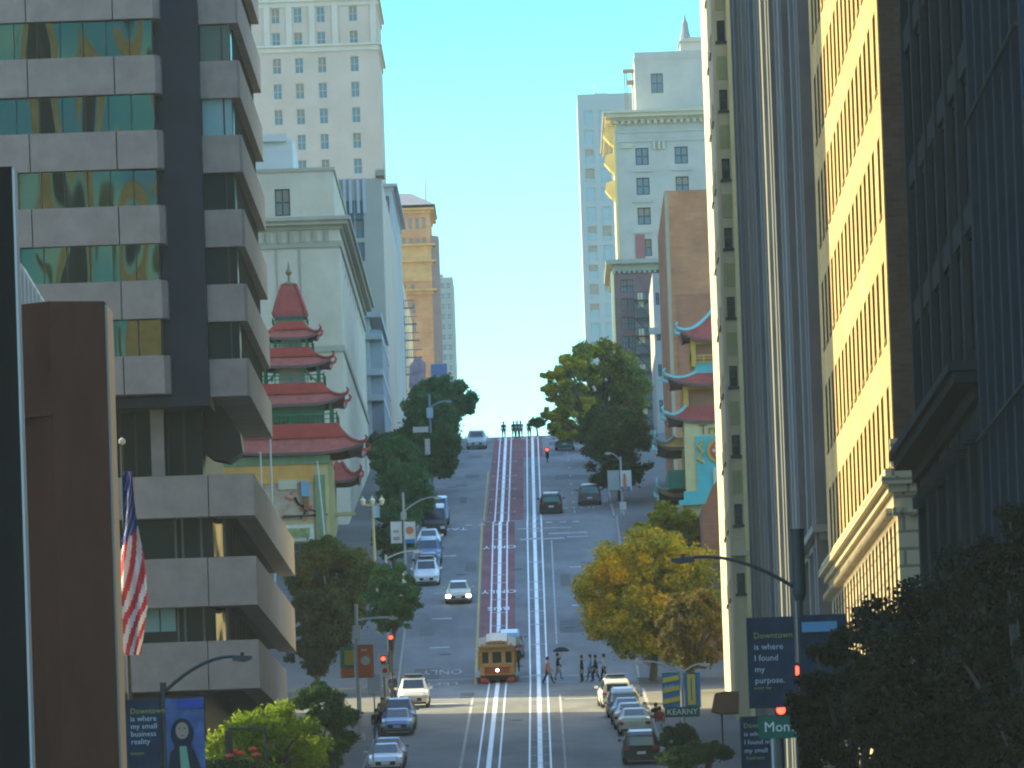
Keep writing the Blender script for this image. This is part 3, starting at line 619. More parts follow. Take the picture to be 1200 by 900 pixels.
for ve, vt, hx, tx, up in lev:
    pagoda_roof(PG, px, cy, zz(ve), hx, hx * .95, tx, tx, zz(vt) - zz(ve), up, dull_tile, ridge=red_tile, bend=1.35)
    q = tx + (hx - tx) * .42; h_ = zz(vt) - zz(ve); m = MB(); m.prism([(px - q, zz(ve) + h_ * .55), (px + q, zz(ve) + h_ * .55), (px + tx + .15, zz(vt) + .12), (px - tx - .15, zz(vt) + .12)], 'xz', cy - q * .97 - .12, cy + q * .9); m.build('red_upper_roof', mat('bright_red_tile', (.46, .07, .055), .7, .15, 1.5), PG)
# posts, drums and railings between the roofs
m = MB(); m.box(px - .6, px + .6, cy - .6, cy + .6, zz(381), zz(370)); m.build('lantern_core', pwall, PG)
for vb, vt, hw in ((380, 372, .85), (411, 397, 1.2), (454, 432, 2.0), (503, 477, 2.9)):
    for sx in (-1, 1):
        for sy in (-1, 1): m = MB(); m.box(px + sx * hw - .1, px + sx * hw + .1, cy + sy * hw - .1, cy + sy * hw + .1, zz(vb) - .3, zz(vt) + .3); m.build('post', pgreen, PG)
    railing(PG, px - hw - .45, px + hw + .45, cy - hw - .45, cy + hw + .45, zz(vb), min(.9, (zz(vt) - zz(vb)) * .55), pgreen, 4)
m = MB(); m.box(px - .75, px + .75, cy - .75, cy + .75, zz(411) - .2, zz(397) + .3); m.build('drum', frame_pale, PG)
m = MB()
for k in range(8): a = math.pi * k / 8; a2 = math.pi * (k + 1) / 8; m.tube([(px + 1.5 * math.cos(a), cy - 2.0, zz(449) + 1.25 * math.sin(a)), (px + 1.5 * math.cos(a2), cy - 2.0, zz(449) + 1.25 * math.sin(a2))], .08, 5)
m.tube([(px - 1.9, cy - 2.02, zz(450)), (px - .9, cy - 2.02, zz(436))], .07, 5); m.tube([(px + 1.9, cy - 2.02, zz(450)), (px + .9, cy - 2.02, zz(436))], .07, 5)
m.build('moon_arch', pgreen, PG)
m = MB(); m.box(px - 1.0, px + 1.0, cy - 1.0, cy + 1.0, zz(454) - .2, zz(432) + .3); m.build('drum', frame_pale, PG)
m = MB(); m.box(px - 2.6, px + 2.3, cy - 2.5, cy + 2.5, zz(503) - .2, zz(477) + .3); m.build('drum', pwall, PG)
m = MB()
for k in range(14): x = px - 2.5 + k * .36; m.box(x, x + .14, cy - 2.6, cy - 2.51, zz(503), zz(488))
m.build('window_lattice', pgreen, PG)
# red band & lower block
def zy(v, u=360): return hz(u, v, Y)
m = MB(); m.box(px - 3.3, px + 3.0, cy - 3.3, cy + 3, zz(517), zz(502)); m.build('red_fascia', mat('bright_red_fascia', (.6, .07, .06), .7, .1, 1), PG)
LX2 = -30
m = MB()
lops = [(gx1 - 4.6, gx1 - 3.4, zy(655), zy(636)), (gx1 - 2.9, gx1 - 1.7, zy(655), zy(636))]
wall_face(m, side_pt('front', Y), LX2, gx1, g(Y) - 4, zy(535), lops, .3)
m.box(LX2, gx1, Y, Y + 26, g(Y) - 4, zy(535), 'fb'); m.build('wall', mat('yellow_ochre_wall', (.6, .45, .22), .85, .15, .5), PG)
for o in lops: window(PG, 'front', Y, o, .3, pgreen, glass_dark)
m = MB(); m.box(LX2, gx1 + .2, Y - .25, Y - .003, zy(544), zy(534)); m.build('green_band', mat('sage_band', (.2, .3, .16), .8, .2, .8), PG)
m = MB(); m.box(LX2, gx1 - 1.1, Y - .18, Y - .004, zy(566), zy(544.3)); m.build('orange_band', mat('orange_band', (.75, .38, .1), .8, .15, .6), PG)
m = MB(); m.box(gx1 - 1.0, gx1 - .25, Y - .3, Y - .003, g(Y) - 3, zy(557)); m.build('pilaster', mat('sage_band', (.2, .3, .16)), PG)
m = MB(); m.box(px - 1.2, px + .2, Y - .26, Y - .185, zy(573), zy(562)); m.build('name_plate', mat('cream_plate', (.62, .55, .38), .8), PG)
# mural: branch painting on plaster

MU = MB(); MU.box(px - 4.6, gx1 - 1.2, Y - .12, Y - .004, zy(608), zy(566.3)); mu = MU.build('mural_panel', mat('rosy_mural', (.5, .33, .2), .85, .3, 1.0, col2=(.66, .52, .36)), PG)
def wp(u, v, d=.16): return (ax(u, v, Y - d), Y - d, hz(u, v, Y - d))
m = MB(); m.tube([wp(345, 583), wp(350, 591), wp(362, 597), wp(378, 602)], .14, 5, .05); m.tube([wp(332, 606), wp(350, 605), wp(384, 603)], .13, 5, .07); m.tube([wp(360, 597), wp(352, 608)], .07, 5); m.build('painted_branch', mat('branch_paint', (.08, .05, .05), .9), mu)
m = MB(); m.prism([(wp(329, 566)[0], wp(329, 566)[2]), (wp(338, 569)[0], wp(338, 569)[2]), (wp(353, 562)[0], wp(353, 562)[2]), (wp(348, 567)[0], wp(348, 567)[2]), (wp(338, 573)[0], wp(338, 573)[2])], 'xz', Y - .24, Y - .19); m.build('painted_crane', mat('crane_grey', (.45, .47, .48), .8), mu)
for k in range(9):
    u, v = random.uniform(328, 380), random.uniform(578, 610); m = MB(); m.lathe([(.0, 0), (.16, .01), (.16, .03), (0, .04)], (ax(u, v, Y), Y - .17, hz(u, v, Y)), 8, 'y'); m.build('painted_blossom', mat('blossom', (.6, .16, .14), .8), mu)
m = MB(); m.box(px - 3.2, gx1 - 1.2, Y - .35, Y - .003, zy(634), zy(615)); m.build('shop_sign', mat('white_shop_sign', (.66, .66, .55), .8, .2, 1.2), PG)
m = MB(); m.box(px - .8, gx1 - 1.5, Y - .42, Y - .36, zy(630), zy(619)); m.build('sign_panel', mat('green_sign_panel', (.2, .34, .16), .8, .5, 2, col2=(.55, .5, .2)), PG)
m = MB(); m.box(gx1 - 2.05, gx1 - 1.45, Y - .5, Y - .2, zy(582), zy(564)); m.build('blue_panel', mat('pale_blue_panel', (.2, .38, .5), .7), PG)
m = MB(); m.box(gx1 - 1.9, gx1 - 1.5, Y - .5, Y - .2, zy(598), zy(584)); m.build('brown_panel', mat('brown_panel', (.25, .12, .05), .7), PG)
m = MB(); m.box(gx1 - .2, gx1 + 1.9, Y + 2, Y + 3, zy(604), zy(600)); m.box(gx1 + .01, gx1 + .35, Y + .5, Y + 3, g(Y) - 2, zy(540)); m.build('side_frame', mat('olive_frame', (.42, .36, .16), .8), PG)
pagoda_roof(PG, gx1 + .4, Y + 22, hz(415, 565, Y + 22), 1.5, 3.2, .2, 1.2, 1.5, .6, red_tile, 'porch_roof')
for u, v0 in ((320, 520), (308, 535), (386, 545)):
    fp = thing('flagpole', {320: 'tall thin white pole rising beside the granite podium corner', 308: 'shorter thin white pole left of the pagoda wall', 386: 'slanted white pole by the sage pilaster of the pagoda block'}[u], 'pole', (0, 0, 0), 'thin poles in front of the pagoda block'); x, y = ax(u, 620, 600), 600; fp.location = (x, y, g(y) + .14)
    m = MB(); h = hz(u, v0, 600) - g(600); m.tube([(0, 0, 0), (0 if u != 386 else -.7, 0, h)], .09, 6, .06); m.build('shaft', pale_metal, fp); m = MB(); m.lathe([(.0, h), (.1, h + .08), (.0, h + .2)], (0 if u != 386 else -.7, 0, 0), 8); m.build('ball_cap', pale_metal, fp)
# ---- right pagoda (corner tower of the turquoise and gold block)
Y = 650; cx = ax(850, 500, Y + 3); RP = thing('turquoise_pagoda_building', 'gold and turquoise pagoda corner tower with a painted medallion, right of the street', 'pagoda', (cx, Y, g(Y)), None, True)
cy = Y + 3.2
def zr(v, u=820): return hz(u, v, cy)
wx0 = ax(803, 540, Y)
for ve, vt, hx, tx, up in ((400, 358, 3.1, .35, .75), (453, 436, 4.15, 1.9, .65), (496, 478, 4.35, 3.0, .6)):
    pagoda_roof(RP, cx, cy, zr(ve), hx, hx * .8, tx, tx * .8, zr(vt) - zr(ve), up, red_tile, ridge=teal_t, bend=1.5, horn=.4)
m = MB(); m.box(cx - 2.2, cx + 2.2, cy - 1.75, cy + 1.75, zr(439), zr(427)); m.build('turquoise_drum', turq, RP)
for vb, vt, hw in ((428, 400, 2.3), (482, 453, 3.0)):
    for sx in (-1, 1):
        for sy in (-1, 1): m = MB(); m.box(cx + sx * hw - .18, cx + sx * hw + .18, cy + sy * hw * .75 - .18, cy + sy * hw * .75 + .18, zr(vb) - .2, zr(vt) + .2); m.build('gold_post', gold, RP)
    m = MB(); m.box(cx - hw - .2, cx + hw + .2, cy - hw * .75 - .15, cy - hw * .75 + .15, zr(vt) - .35, zr(vt) - .02); m.build('beam', gold, RP)
m = MB(); m.box(cx - 2.0, cx + 2.0, cy - 1.2, cy + 1.2, zr(428), zr(404)); m.box(cx - 2.7, cx + 2.7, cy - 1.6, cy + 1.6, zr(482), zr(455)); m.build('core', mat('terracotta_core', (.4, .2, .12), .9, .1, 1), RP)
railing(RP, cx - 2.5, cx + 2.5, cy - 1.9, cy + 1.9, zr(427), .6, gold, 5)
def zf(v, u=820): return hz(u, v, Y)
m = MB(); rops = [(wx0 + 3.2, wx0 + 4.6, zf(602), zf(590)), (wx0 + .7, wx0 + 1.9, zf(640), zf(615)), (wx0 + 2.7, wx0 + 3.9, zf(640), zf(615))]
wall_face(m, side_pt('front', Y), wx0, wx0 + 12, g(Y) - 4, zr(496), rops, .3); m.box(wx0, wx0 + 12, Y, Y + 22, g(Y) - 4, zr(496), 'fb'); m.build('wall', mat('pale_gold_wall', (.62, .5, .24), .85, .12, .8), RP)
for o in rops: window(RP, 'front', Y, o, .3, gold, glass_dark)
m = MB(); m.box(wx0 + .85, wx0 + 6, Y - .15, Y - .004, zf(578), zf(511)); tp = m.build('turquoise_panel', turq, RP)
m = MB(); m.lathe([(.95, -.05), (.95, .05)], (ax(843, 528, Y), Y - .25, hz(843, 528, Y)), 28, 'y'); m.build('medallion_rim', gold, RP)
m = MB(); m.lathe([(.72, -.03), (.72, .03)], (ax(843, 528, Y), Y - .32, hz(843, 528, Y)), 28, 'y'); md = m.build('medallion', mat('medallion_red', (.5, .08, .06), .7), RP)
m = MB(); cX, cZ = ax(843, 528, Y), hz(843, 528, Y)
for k in range(6): a = k * math.pi / 3; m.lathe([(.0, 0), (.15, .0), (.15, .02), (0, .02)], (cX + .4 * math.cos(a), Y - .37, cZ + .4 * math.sin(a)), 8, 'y')
m.lathe([(.0, 0), (.18, .0), (.18, .02), (0, .02)], (cX, Y - .37, cZ), 8, 'y'); m.build('medallion_pattern', mat('cream_pattern', (.65, .5, .35), .7), md)
m = MB(); m.tube([(cX - 1.2, Y - .2, cZ + .75), (cX - 1.6, Y - .2, cZ + .3), (cX - 1.3, Y - .2, cZ - .1), (cX - 1.65, Y - .2, cZ - .6), (cX - 1.2, Y - .2, cZ - .9)], .13, 6); m.build('gold_dragon_relief', gold, tp)
o = textmesh('Trun', 1.1, mat('brown_letters', (.25, .12, .06), .8), RP, name='lettering', align='LEFT', depth=.02); q = (ax(819, 503, Y - .1), Y - .1, hz(819, 504, Y - .1)); off = OFF[RP.name]; o.location = [a - b_ for a, b_ in zip(q, off)]; o.rotation_euler = (R(90), 0, 0)
m = MB(); m.box(wx0 + 2.1, wx0 + 3.6, Y - .3, Y - .16, zf(578), zf(549)); m.build('cream_panel', MATS['cream_plate'], RP)
# left side balconies and porch roofs
for ve in (545, 600):
    pagoda_roof(RP, wx0 - .3, Y + 9, hz(795, ve - 16, Y + 9), 1.7, 6, .4, 3, .9, .5, gold, 'balcony_roof', ridge=teal_t, horn=.5)
m = MB(); m.box(wx0 - 1.3, wx0 - .01, Y + 3, Y + 15, hz(795, 570, Y), hz(795, 548, Y)); m.build('green_balcony', mat('bottle_green', (.05, .2, .14), .7, .1, 1), RP)
m = MB(); m.box(wx0 - .6, wx0 + 2.6, Y - .9, Y - .02, zf(592), zf(586)); m.box(wx0 - .2, wx0 + 2.4, Y - .7, Y - .1, zf(586), zf(576)); m.build('turquoise_canopy', turq, RP)
# ================================================================ RIGHT SIDE BUILDINGS
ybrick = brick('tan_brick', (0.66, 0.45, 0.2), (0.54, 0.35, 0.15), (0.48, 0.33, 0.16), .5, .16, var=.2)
ylime = brick('tan_stone_blocks', (0.5, 0.42, 0.27), (0.46, 0.38, 0.25), (0.24, 0.2, 0.14), 1.1, .55, var=.1)
bronze = mat('bronze_window', (0.1, 0.06, 0.035), .6); bronze_p = mat('bronze_pane', (0.13, 0.085, 0.045), .5, spec=.2)
Y0, Y1 = 270, 334; zc = hz(1049, 562, 270); fh = 4.0; zw = hz(1033, 270, 278) % fh
rows = [(z, z + 2.5) for z in [zw + fh * k for k in range(0, 12)] if z > zc + .3 and z < 37]
ops = [(Y0 + 1.6 + (3.75 * i if i == 0 else .9 + 3.75 * i), Y0 + 1.6 + (3.75 * i if i == 0 else .9 + 3.75 * i) + 1.9, a, b_) for i in range(16) for a, b_ in rows]
YB = building('tan_brick_building', 'sunlit tan brick office building with rows of bronze windows, right of the street', 'office building', 13.0, 42, Y0, Y1, rows[-1][1] + 3, ybrick, left=ops, z0=zc, fm=bronze, gm=bronze_p, rev=.05, cross=False, bars=1, sill=.03)
bops = [(Y0 + 1.6 + 3.1 * i, Y0 + 1.6 + 3.1 * i + 1.7, zc - 6.6, zc - 1.2) for i in range(20)]
m = MB(); wall_face(m, side_pt('left', 13.06), Y0, Y1, g(Y0) - 2, zc - .001, bops, .05); m.box(13.06, 42, Y0 - .05, Y1, g(Y0) - 2, zc - .001, 'lbt'); m.build('stone_base', ylime, YB)
for o in bops: window(YB, 'left', 13.06, o, .05, bronze, bronze_p, 1, True)
c1 = cornice(YB, 13.0, 42, Y0, Y1, zc - .9, [(.06, 0), (.06, .5), (.22, .5), (.22, .75), (.42, .75), (.42, 1.0), (.3, 1.0), (.3, 1.25)], ylime, dent=.5)
m = MB(); m.box(13.04, 41.9, Y0 - .06, Y0 - .004, zc + 1.0, rows[-1][1] + 2.9); m.build('brown_front_sheet', brick('brown_brick', (0.15, 0.085, 0.05), (0.11, 0.06, 0.038), (.12, .08, .055), .5, .16, var=.2), YB)  # darker brown brick sheet laid over the tan front
m = MB(); m.box(12.9, 14.6, Y0 - .12, Y0 + .3, zc + .4, zc + 1.3); m.build('corner_block', ylime, YB)
# dark building, nearer
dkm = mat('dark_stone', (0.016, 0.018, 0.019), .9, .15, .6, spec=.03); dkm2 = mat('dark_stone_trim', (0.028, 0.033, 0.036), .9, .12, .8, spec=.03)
Y0, Y1 = 224, 263; X = 13.6; zc = hz(1078, 560, 262)
rows = [(zc + 1.6 + 4.2 * k, zc + 1.6 + 4.2 * k + 3.0) for k in range(5)]
ops = [(Y0 + 1 + 6.4 * j + 2.0 * i, Y0 + 1 + 6.4 * j + 2.0 * i + 1.35, a, b_) for j in range(6) for i in range(3) for a, b_ in rows]
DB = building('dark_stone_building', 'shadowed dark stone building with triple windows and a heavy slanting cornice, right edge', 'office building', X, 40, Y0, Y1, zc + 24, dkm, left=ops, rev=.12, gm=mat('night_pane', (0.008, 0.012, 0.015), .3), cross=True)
cornice(DB, X, 40, Y0, Y1, zc - .6, [(.15, 0), (.15, .5), (.35, .5), (.55, .9), (.9, .9), (.9, 1.2), (1.05, 1.2), (1.05, 1.45)], dkm2, dent=.7, back=False)
m = MB()
for k in range(4): z = rows[k][1] + .15; m.box(X - .12, X - .003, Y0, Y1, z, z + .7)
m.build('spandrel', dkm2, DB)
m = MB()
for j in range(7): y = Y0 - .02 + 6.4 * j; m.box(X - .2, X - .004, y, y + .9, g(Y0), zc + 23)
m.build('pilaster', dkm2, DB)
Y0, Y1 = 196, 221
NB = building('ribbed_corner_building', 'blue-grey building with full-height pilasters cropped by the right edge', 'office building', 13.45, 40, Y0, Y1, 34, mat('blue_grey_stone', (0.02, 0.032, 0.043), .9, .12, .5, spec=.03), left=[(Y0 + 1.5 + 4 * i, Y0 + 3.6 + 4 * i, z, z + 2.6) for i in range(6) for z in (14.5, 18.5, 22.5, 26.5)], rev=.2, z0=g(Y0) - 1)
m = MB()
for j in range(7): y = Y0 + 4 * j; m.box(13.2, 13.446, y, y + .8, g(Y0), 33)
m.build('pilaster', MATS['blue_grey_stone'], NB)
m = MB()
for z in (13.2, 21.4): m.tube([(13.1, y, z) for y in (Y0, Y1 - 1)], .06, 5)
m.build('rail', dkm2, NB)
# ribbed grey towers beyond the tan brick one
def ribbed(name, label, x, y0, y1, z1, wm, pm, sp, pw, pd, dark=None, fh=4.0, cat='office building', wcol=None):
    n = int((y1 - y0) / sp); zg = g(y0)
    ops = [(y0 + sp * i + pw + .25, y0 + sp * (i + 1) - .25, zg + 5 + fh * k, zg + 5 + fh * k + 2.4) for i in range(n) for k in range(min(9, 96 // max(n, 1)))]
    o = building(name, label, cat, x, 45, y0, y1, z1, wm, left=ops, rev=.15, gm=dark or glass_dark, z0=zg - 2, cross=True, bars=1)
    for i in range(n + 1):
        m = MB(); y = y0 + sp * i; m.box(x - pd * (1 if i % 3 else 1.25), x - .003, y, y + pw, zg - 2, z1 - .5); m.build('pier', pm[i % len(pm)], o)
    m = MB()
    for k in range(20):
        z = zg + 3.2 + fh * k
        if z < z1 - 2: m.box(x - pd * .3, x - .0035, y0, y1, z, z + 1.0)
    m.build('spandrel', dark and wm or wm, o)
    return o
gstone = mat('grey_brown_stone', (0.17, 0.15, 0.145), .85, .15, .5); gst2 = mat('blue_steel_stone', (0.2, 0.205, 0.2), .7, .12, .3, stretch=(1, 1, .15)); gst3 = mat('pale_ribs', (0.25, 0.25, 0.23), .8, .2, .25, stretch=(1, 1, .1)); gst4 = mat('slate_ribs', (0.13, 0.155, 0.175), .7, .15, .3)
gb1 = ribbed('grey_stone_building', 'narrow grey-brown stone building just left of the sunlit tan brick one', 13.3, 338, 366, 52, gstone, [gstone, gst4, gst2], 7, 1.6, .5)
cornice(gb1, 13.3, 45, 338, 366, hz(955, 655, 345), [(.1, 0), (.5, .4), (.5, .7), (.8, .7), (.8, 1.0)], gst3, 'balcony_cornice', back=False)
ribbed('pale_ribbed_building', 'pale ribbed stone tower in the middle of the right-hand wall of towers', 13.35, 368, 404, 66, gst4, [gst3, gst2, gst3, gstone], 4.5, 1.4, .42)
rb = ribbed('blue_ribbed_tower', 'smooth blue-grey ribbed tower beside the slim cream tower', 13.55, 406, 468, 82, gst2, [gst2, gst2, gst3, gst4], 5.2, 2.2, .42)
m = MB(); random.seed(3)
for k in range(34):
    i = random.choice((6, 7, 8, 9)); y = 406 + 5.2 * i + .4 + random.choice((0, .9)); z = 34 + random.random() * 34; m.box(13.36, 13.42, y, y + .4, z, z + 1.6)
m.build('painted_lit_slit', white_paint, rb)  # white dashes painted for lit window slits
# cream tower
ct = mat('cream_tower_stone', (0.68, 0.6, 0.4), .8, .1, .4); sunlit_cream = mat('warm_cream_trim', (0.9, 0.78, 0.42), .75, .1, .5)
Y = 480; x0, x1 = ax(847, 350, Y), ax(869, 350, Y); w0, w1 = ax(851.5, 350, Y), ax(861, 350, Y); zt = 62
rows = [(hz(850, 105 + 81 * k + 24, Y), hz(850, 105 + 81 * k, Y)) for k in range(-2, 8)]
CT = building('slim_cream_tower', 'slim cream tower with a painted sunlit edge and a single column of dark windows, right of the pagoda', 'tower', x0, 30, Y, 512, zt, ct, front=[(w0, w1, a, b_) for a, b_ in rows], rev=.25, sill=.08, bars=0, z0=g(Y) - 1, left=[(y, y + 3, a, b_) for y in (486, 494) for a, b_ in rows], srev=.2)
building('corner_block', 'set-back pale block between the slim cream tower and the cross street', 'building', 14.2, 34, 512.5, 528, 60, ct, left=[(y, y + 2, z, z + 2) for y in (515, 522) for z in range(22, 56, 4)], rev=.2)
m = MB(); m.box(x0 - .08, x0 + .1, Y - .1, Y + .4, g(Y), zt - 1); m.build('moulding', ct, CT)
m = MB(); m.box(x1 - .3, x1 + .05, Y - .35, Y - .003, g(Y), zt - 1); m.build('sunlit_strip', sunlit_cream, CT)  # strip in shade, coloured warm cream to look sunlit
for a, b_ in rows:
    m = MB(); m.box(w0 - .03, w1 + .03, Y - .06, Y - .004, b_ + .6, b_ + 1.9); m.build('spandrel', mat('olive_cream_panel', (.42, .44, .24), .8, .1, 1), CT)
z = hz(850, 652, Y); m = MB(); m.box(x0 - .1, x1, Y - .5, Y - .004, z, z + .25); m.box(x0 + .1, x0 + .7, Y - .45, Y - .35, z + .25, z + .9); m.build('balcony', ct, CT)
m = MB(); m.prism([(Y - 7, g(Y) + 2.6), (Y - 7.1, g(Y) + 3.0), (Y - .5, g(Y) + 4.3), (Y - .5, g(Y) + 2.6)], 'yz', x0 - 1.2, x1 - .2)
AW = thing('brown_awning', 'rounded brown fabric awning over the right-hand pavement', 'awning', (x0, Y - 40, g(440) + 2.5), None, True)
yy = 440; m = MB(); za = hz(848, 836, yy); zb_ = hz(848, 810, yy); m.prism([(ax(834, 822, yy), za + .15), (ax(838, 812, yy), zb_ - .1), (ax(850, 809, yy), zb_), (ax(866, 812, yy), zb_ - .05), (ax(866, 838, yy), za), (ax(846, 838, yy), za)], 'xz', yy, yy + 2.5); m.build('canopy', mat('brown_canvas', (.2, .1, .06), .8, .1, 1), AW)
m = MB(); x = ax(846, 838, yy); m.tube([(x, yy + .1, g(yy) + .14), (x, yy + .1, za)], .05, 6); m.build('post', dark_metal, AW)
# low red-brown brick building just past Kearny
rb_ = brick('red_brown_brick', (0.26, 0.12, 0.08), (0.22, 0.1, 0.07), (.2, .15, .12), .5, .16, var=.2)
Y = 560; bx0 = ax(826, 660, Y); LB = building('red_brown_brick_house', 'low red-brown brick building behind the autumn tree, before the turquoise pagoda', 'building', bx0, 26, Y, 600, hz(840, 590, Y), rb_, front=[(bx0 + .5, bx0 + 1.5, hz(830, 690, Y), hz(830, 660, Y))], rev=.2)
m = MB(); m.prism([(ax(828, 592, Y), hz(828, 592, Y)), (26, hz(828, 592, Y)), (26, hz(840, 557, Y)), (ax(845, 557, Y), hz(845, 557, Y)), (ax(835, 570, Y), hz(835, 570, Y)), (ax(829, 583, Y), hz(829, 583, Y))], 'xz', Y + .003, Y + 12); m.build('curved_gable', rb_, LB)
# blank orange brick wall block
ob = brick('worn_orange_brick', (0.66, 0.27, 0.13), (0.58, 0.23, 0.11), (.5, .28, .16), .9, .3, var=.22)
Y = 700; x0 = ax(783, 350, Y); OB = building('blank_brick_block', 'tall windowless orange brick block behind the turquoise pagoda tower', 'building', x0, x0 + 13, Y, 745, hz(800, 223, Y), ob, left=[(y, y + 1.5, z, z + 2) for y in range(706, 740, 8) for z in range(60, 96, 5)], rev=.2)
m = MB(); m.box(x0 - .02, x0 + .28, Y - .12, Y - .003, g(Y), hz(800, 225, Y)); m.build('corner_strip', mat('tan_corner', (.5, .42, .28), .8, .1, 1), OB)
m = MB(); m.box(x0 + .7, x0 + 13, Y - .1, Y - .004, g(Y), hz(800, 345, Y)); m.build('lower_brickwork', brick('lower_orange_brick', (0.52, 0.2, 0.1), (0.46, 0.18, 0.09), (.33, .2, .14), .9, .3, var=.25), OB)
# pale corner strip building
pl = mat('pale_concrete_strip', (.42, .42, .4), .8, .12, .6)
Y = 850; x0 = ax(769, 450, Y); PB = building('pale_strip_building', 'pale narrow concrete building edge between the fire escapes and the brick block', 'building', x0, x0 + 1.2, Y, Y + 30, hz(770, 320, Y), pl, front=colsrows((774,), (350, 392, 434, 476, 518), Y, .35, 1.2, 450, 772), rev=.12, gm=glass_far, bars=0)
m = MB(); m.box(x0 - .5, x0 + 1.3, Y - .5, Y - .004, hz(770, 392, Y), hz(770, 384, Y)); m.build('bracket', pl, PB)
x1b = ax(795, 450, 860); PBB = building('shade_tone_block', 'dark grey-brown stand-in for the shaded left side of the brick block, right of the pale strip', 'building', x0 + 1.25, x0 + 3.0, 856, 880, hz(785, 285, 856), mat('taupe_shade_tone', (.2, .18, .17), .85, .12, .5), front=[(x0 + 1.7, x0 + 2.4, z, z + 1.6) for z in range(70, 112, 5)], rev=.15)  # dark colour stands for the shaded left part of the brick wall
# fire escape building
fe = mat('mauve_brown_brick', (.2, .13, .13), .9, .15, .5); fe2 = mat('sage_stone', (.35, .36, .28), .8, .15, .6)
Y = 1000; x0, x1 = ax(722, 400, Y), ax(771, 400, Y); zt = hz(745, 308, Y)
FE = building('fire_escape_building', 'mauve-brown apartment building with stacked fire escapes below the grand hotel', 'apartment building', x0, x1 + 4, Y, Y + 30, zt, fe, front=colsrows((733, 741), range(335, 520, 22), Y, .7, 1.5, 400, 740), rev=.2, gm=glass_far, left=[(y, y + 1.4, z, z + 1.8) for y in (Y + 4, Y + 11, Y + 18) for z in range(82, 138, 4)][:40])
cornice(FE, x0, x1 + 4, Y, Y + 30, zt - .9, [(.1, 0), (.1, .5), (.6, .8), (.9, .8), (.9, 1.3)], fe2, dent=.6)
m = MB(); m.box(x0 - .35, x0 - .004, Y - .1, Y + .8, 60, zt - 1); m.build('pilaster', mat('warm_cream_trim', (.7, .6, .3)), FE)
m = MB(); m.box(ax(746, 400, Y - 2), ax(766, 400, Y - 2), Y - 2, Y - .01, 62, hz(755, 345, Y)); bay = m.build('bay', mat('dark_teal_grey', (.12, .16, .17), .8, .2, .7), FE)
for k in range(9):
    v = 352 + 21 * k; z = hz(755, v, Y - 3); m = MB(); xa, xb = ax(744, 400, Y - 3), ax(767, 400, Y - 3)
    m.box(xa, xb, Y - 3.2, Y - 2.01, z, z + .1); m.box(xa, xb, Y - 3.2, Y - 3.15, z + .9, z + 1.0)
    for j in range(7): x = xa + (xb - xa - .06) * j / 6; m.box(x, x + .06, Y - 3.19, Y - 3.14, z + .1, z + .9)
    m.tube([(xa + .2, Y - 2.7, z), (xb - .4, Y - 2.7, z - 2.0)], .07, 5); m.build('fire_escape', mat('escape_iron', (.05, .06, .07), .7), FE)
for v in range(360, 520, 42):
    m = MB(); z = hz(755, v, Y - 2); m.box(ax(749, 400, Y - 2), ax(756, 400, Y - 2), Y - 2.15, Y - 2.01, z, z + 1.7); m.build('bay_window', mat('cream_plate', (.62, .55, .38)), bay)
# grand hotel
gh = mat('grand_hotel_stone', (.43, .42, .37), .85, .12, .3); ght = mat('grand_hotel_trim', (.5, .46, .34), .8, .12, .5); ghy = mat('sunlit_gold_tone', (.7, .55, .22), .8, .1, .6)  # golden colour stands for sun on the hotel's left edges
Y = 1040; x0 = ax(723, 200, Y); zt = hz(760, 140, Y)
GH = building('grand_hotel', 'large pale grey stone hotel with a heavy cornice stepping up on the right skyline', 'hotel', x0, x0 + 22, Y, Y + 50, zt, gh, front=colsrows((753, 799), (183, 218, 253, 290), Y, 1.6, 2.1, 200, 760), rev=.25, fm=frame_dark, gm=glass_far, left=[(y, y + 1.6, z, z + 2.1) for y in range(1046, 1084, 7) for z in range(92, 120, 4)], fw=.12)
cornice(GH, x0, x0 + 22, Y, Y + 50, hz(760, 141, Y), [(.4, 0), (.4, .4), (1.2, .4), (1.2, .9), (1.5, .9), (1.5, 1.2)], ght, dent=.8)
for v in (155, 166): cornice(GH, x0, x0 + 22, Y, Y + 50, hz(760, v, Y), [(.12, 0), (.12, .25), (.3, .35)], gh, 'string_course')
m = MB()
for u in (765, 771, 776): x = ax(u, 170, Y); m.box(x, x + .3, Y - .3, Y - .003, hz(770, 175, Y), hz(770, 165, Y))
m.box(x0 + .6, x0 + 2, Y - .25, Y - .003, hz(730, 174, Y), hz(730, 168, Y)); m.build('cartouche', ght, GH)
m = MB(); m.box(x0 - .32, x0 - .003, Y - .05, Y + .9, 80, hz(725, 150, Y)); m.build('sunlit_edge', ghy, GH)
for v in (168, 200, 232):
    m = MB(); z = hz(715, v, Y + 4); m.prism([(x0 - .004, z + 2.2), (x0 - 1.3, z + 1.8), (x0 - 1.5, z + .9), (x0 - .8, z), (x0 - .004, z - .6)], 'xz', Y + 3, Y + 6); m.build('carved_bracket', ghy, GH)
for u in (753, 799):
    for v in (200, 236, 272): m = MB(); x = ax(u, v, Y); z = hz(760, v, Y); m.box(x - 1.2, x + 1.2, Y - .18, Y - .003, z - .12, z + .12); m.build('window_ledge', gh, GH)
m = MB(); m.box(ax(745, 290, Y), ax(756, 290, Y), Y - .2, Y - .003, hz(750, 306, Y), hz(750, 275, Y)); m.build('red_panel', mat('maroon_panel', (.28, .12, .13), .8), GH)
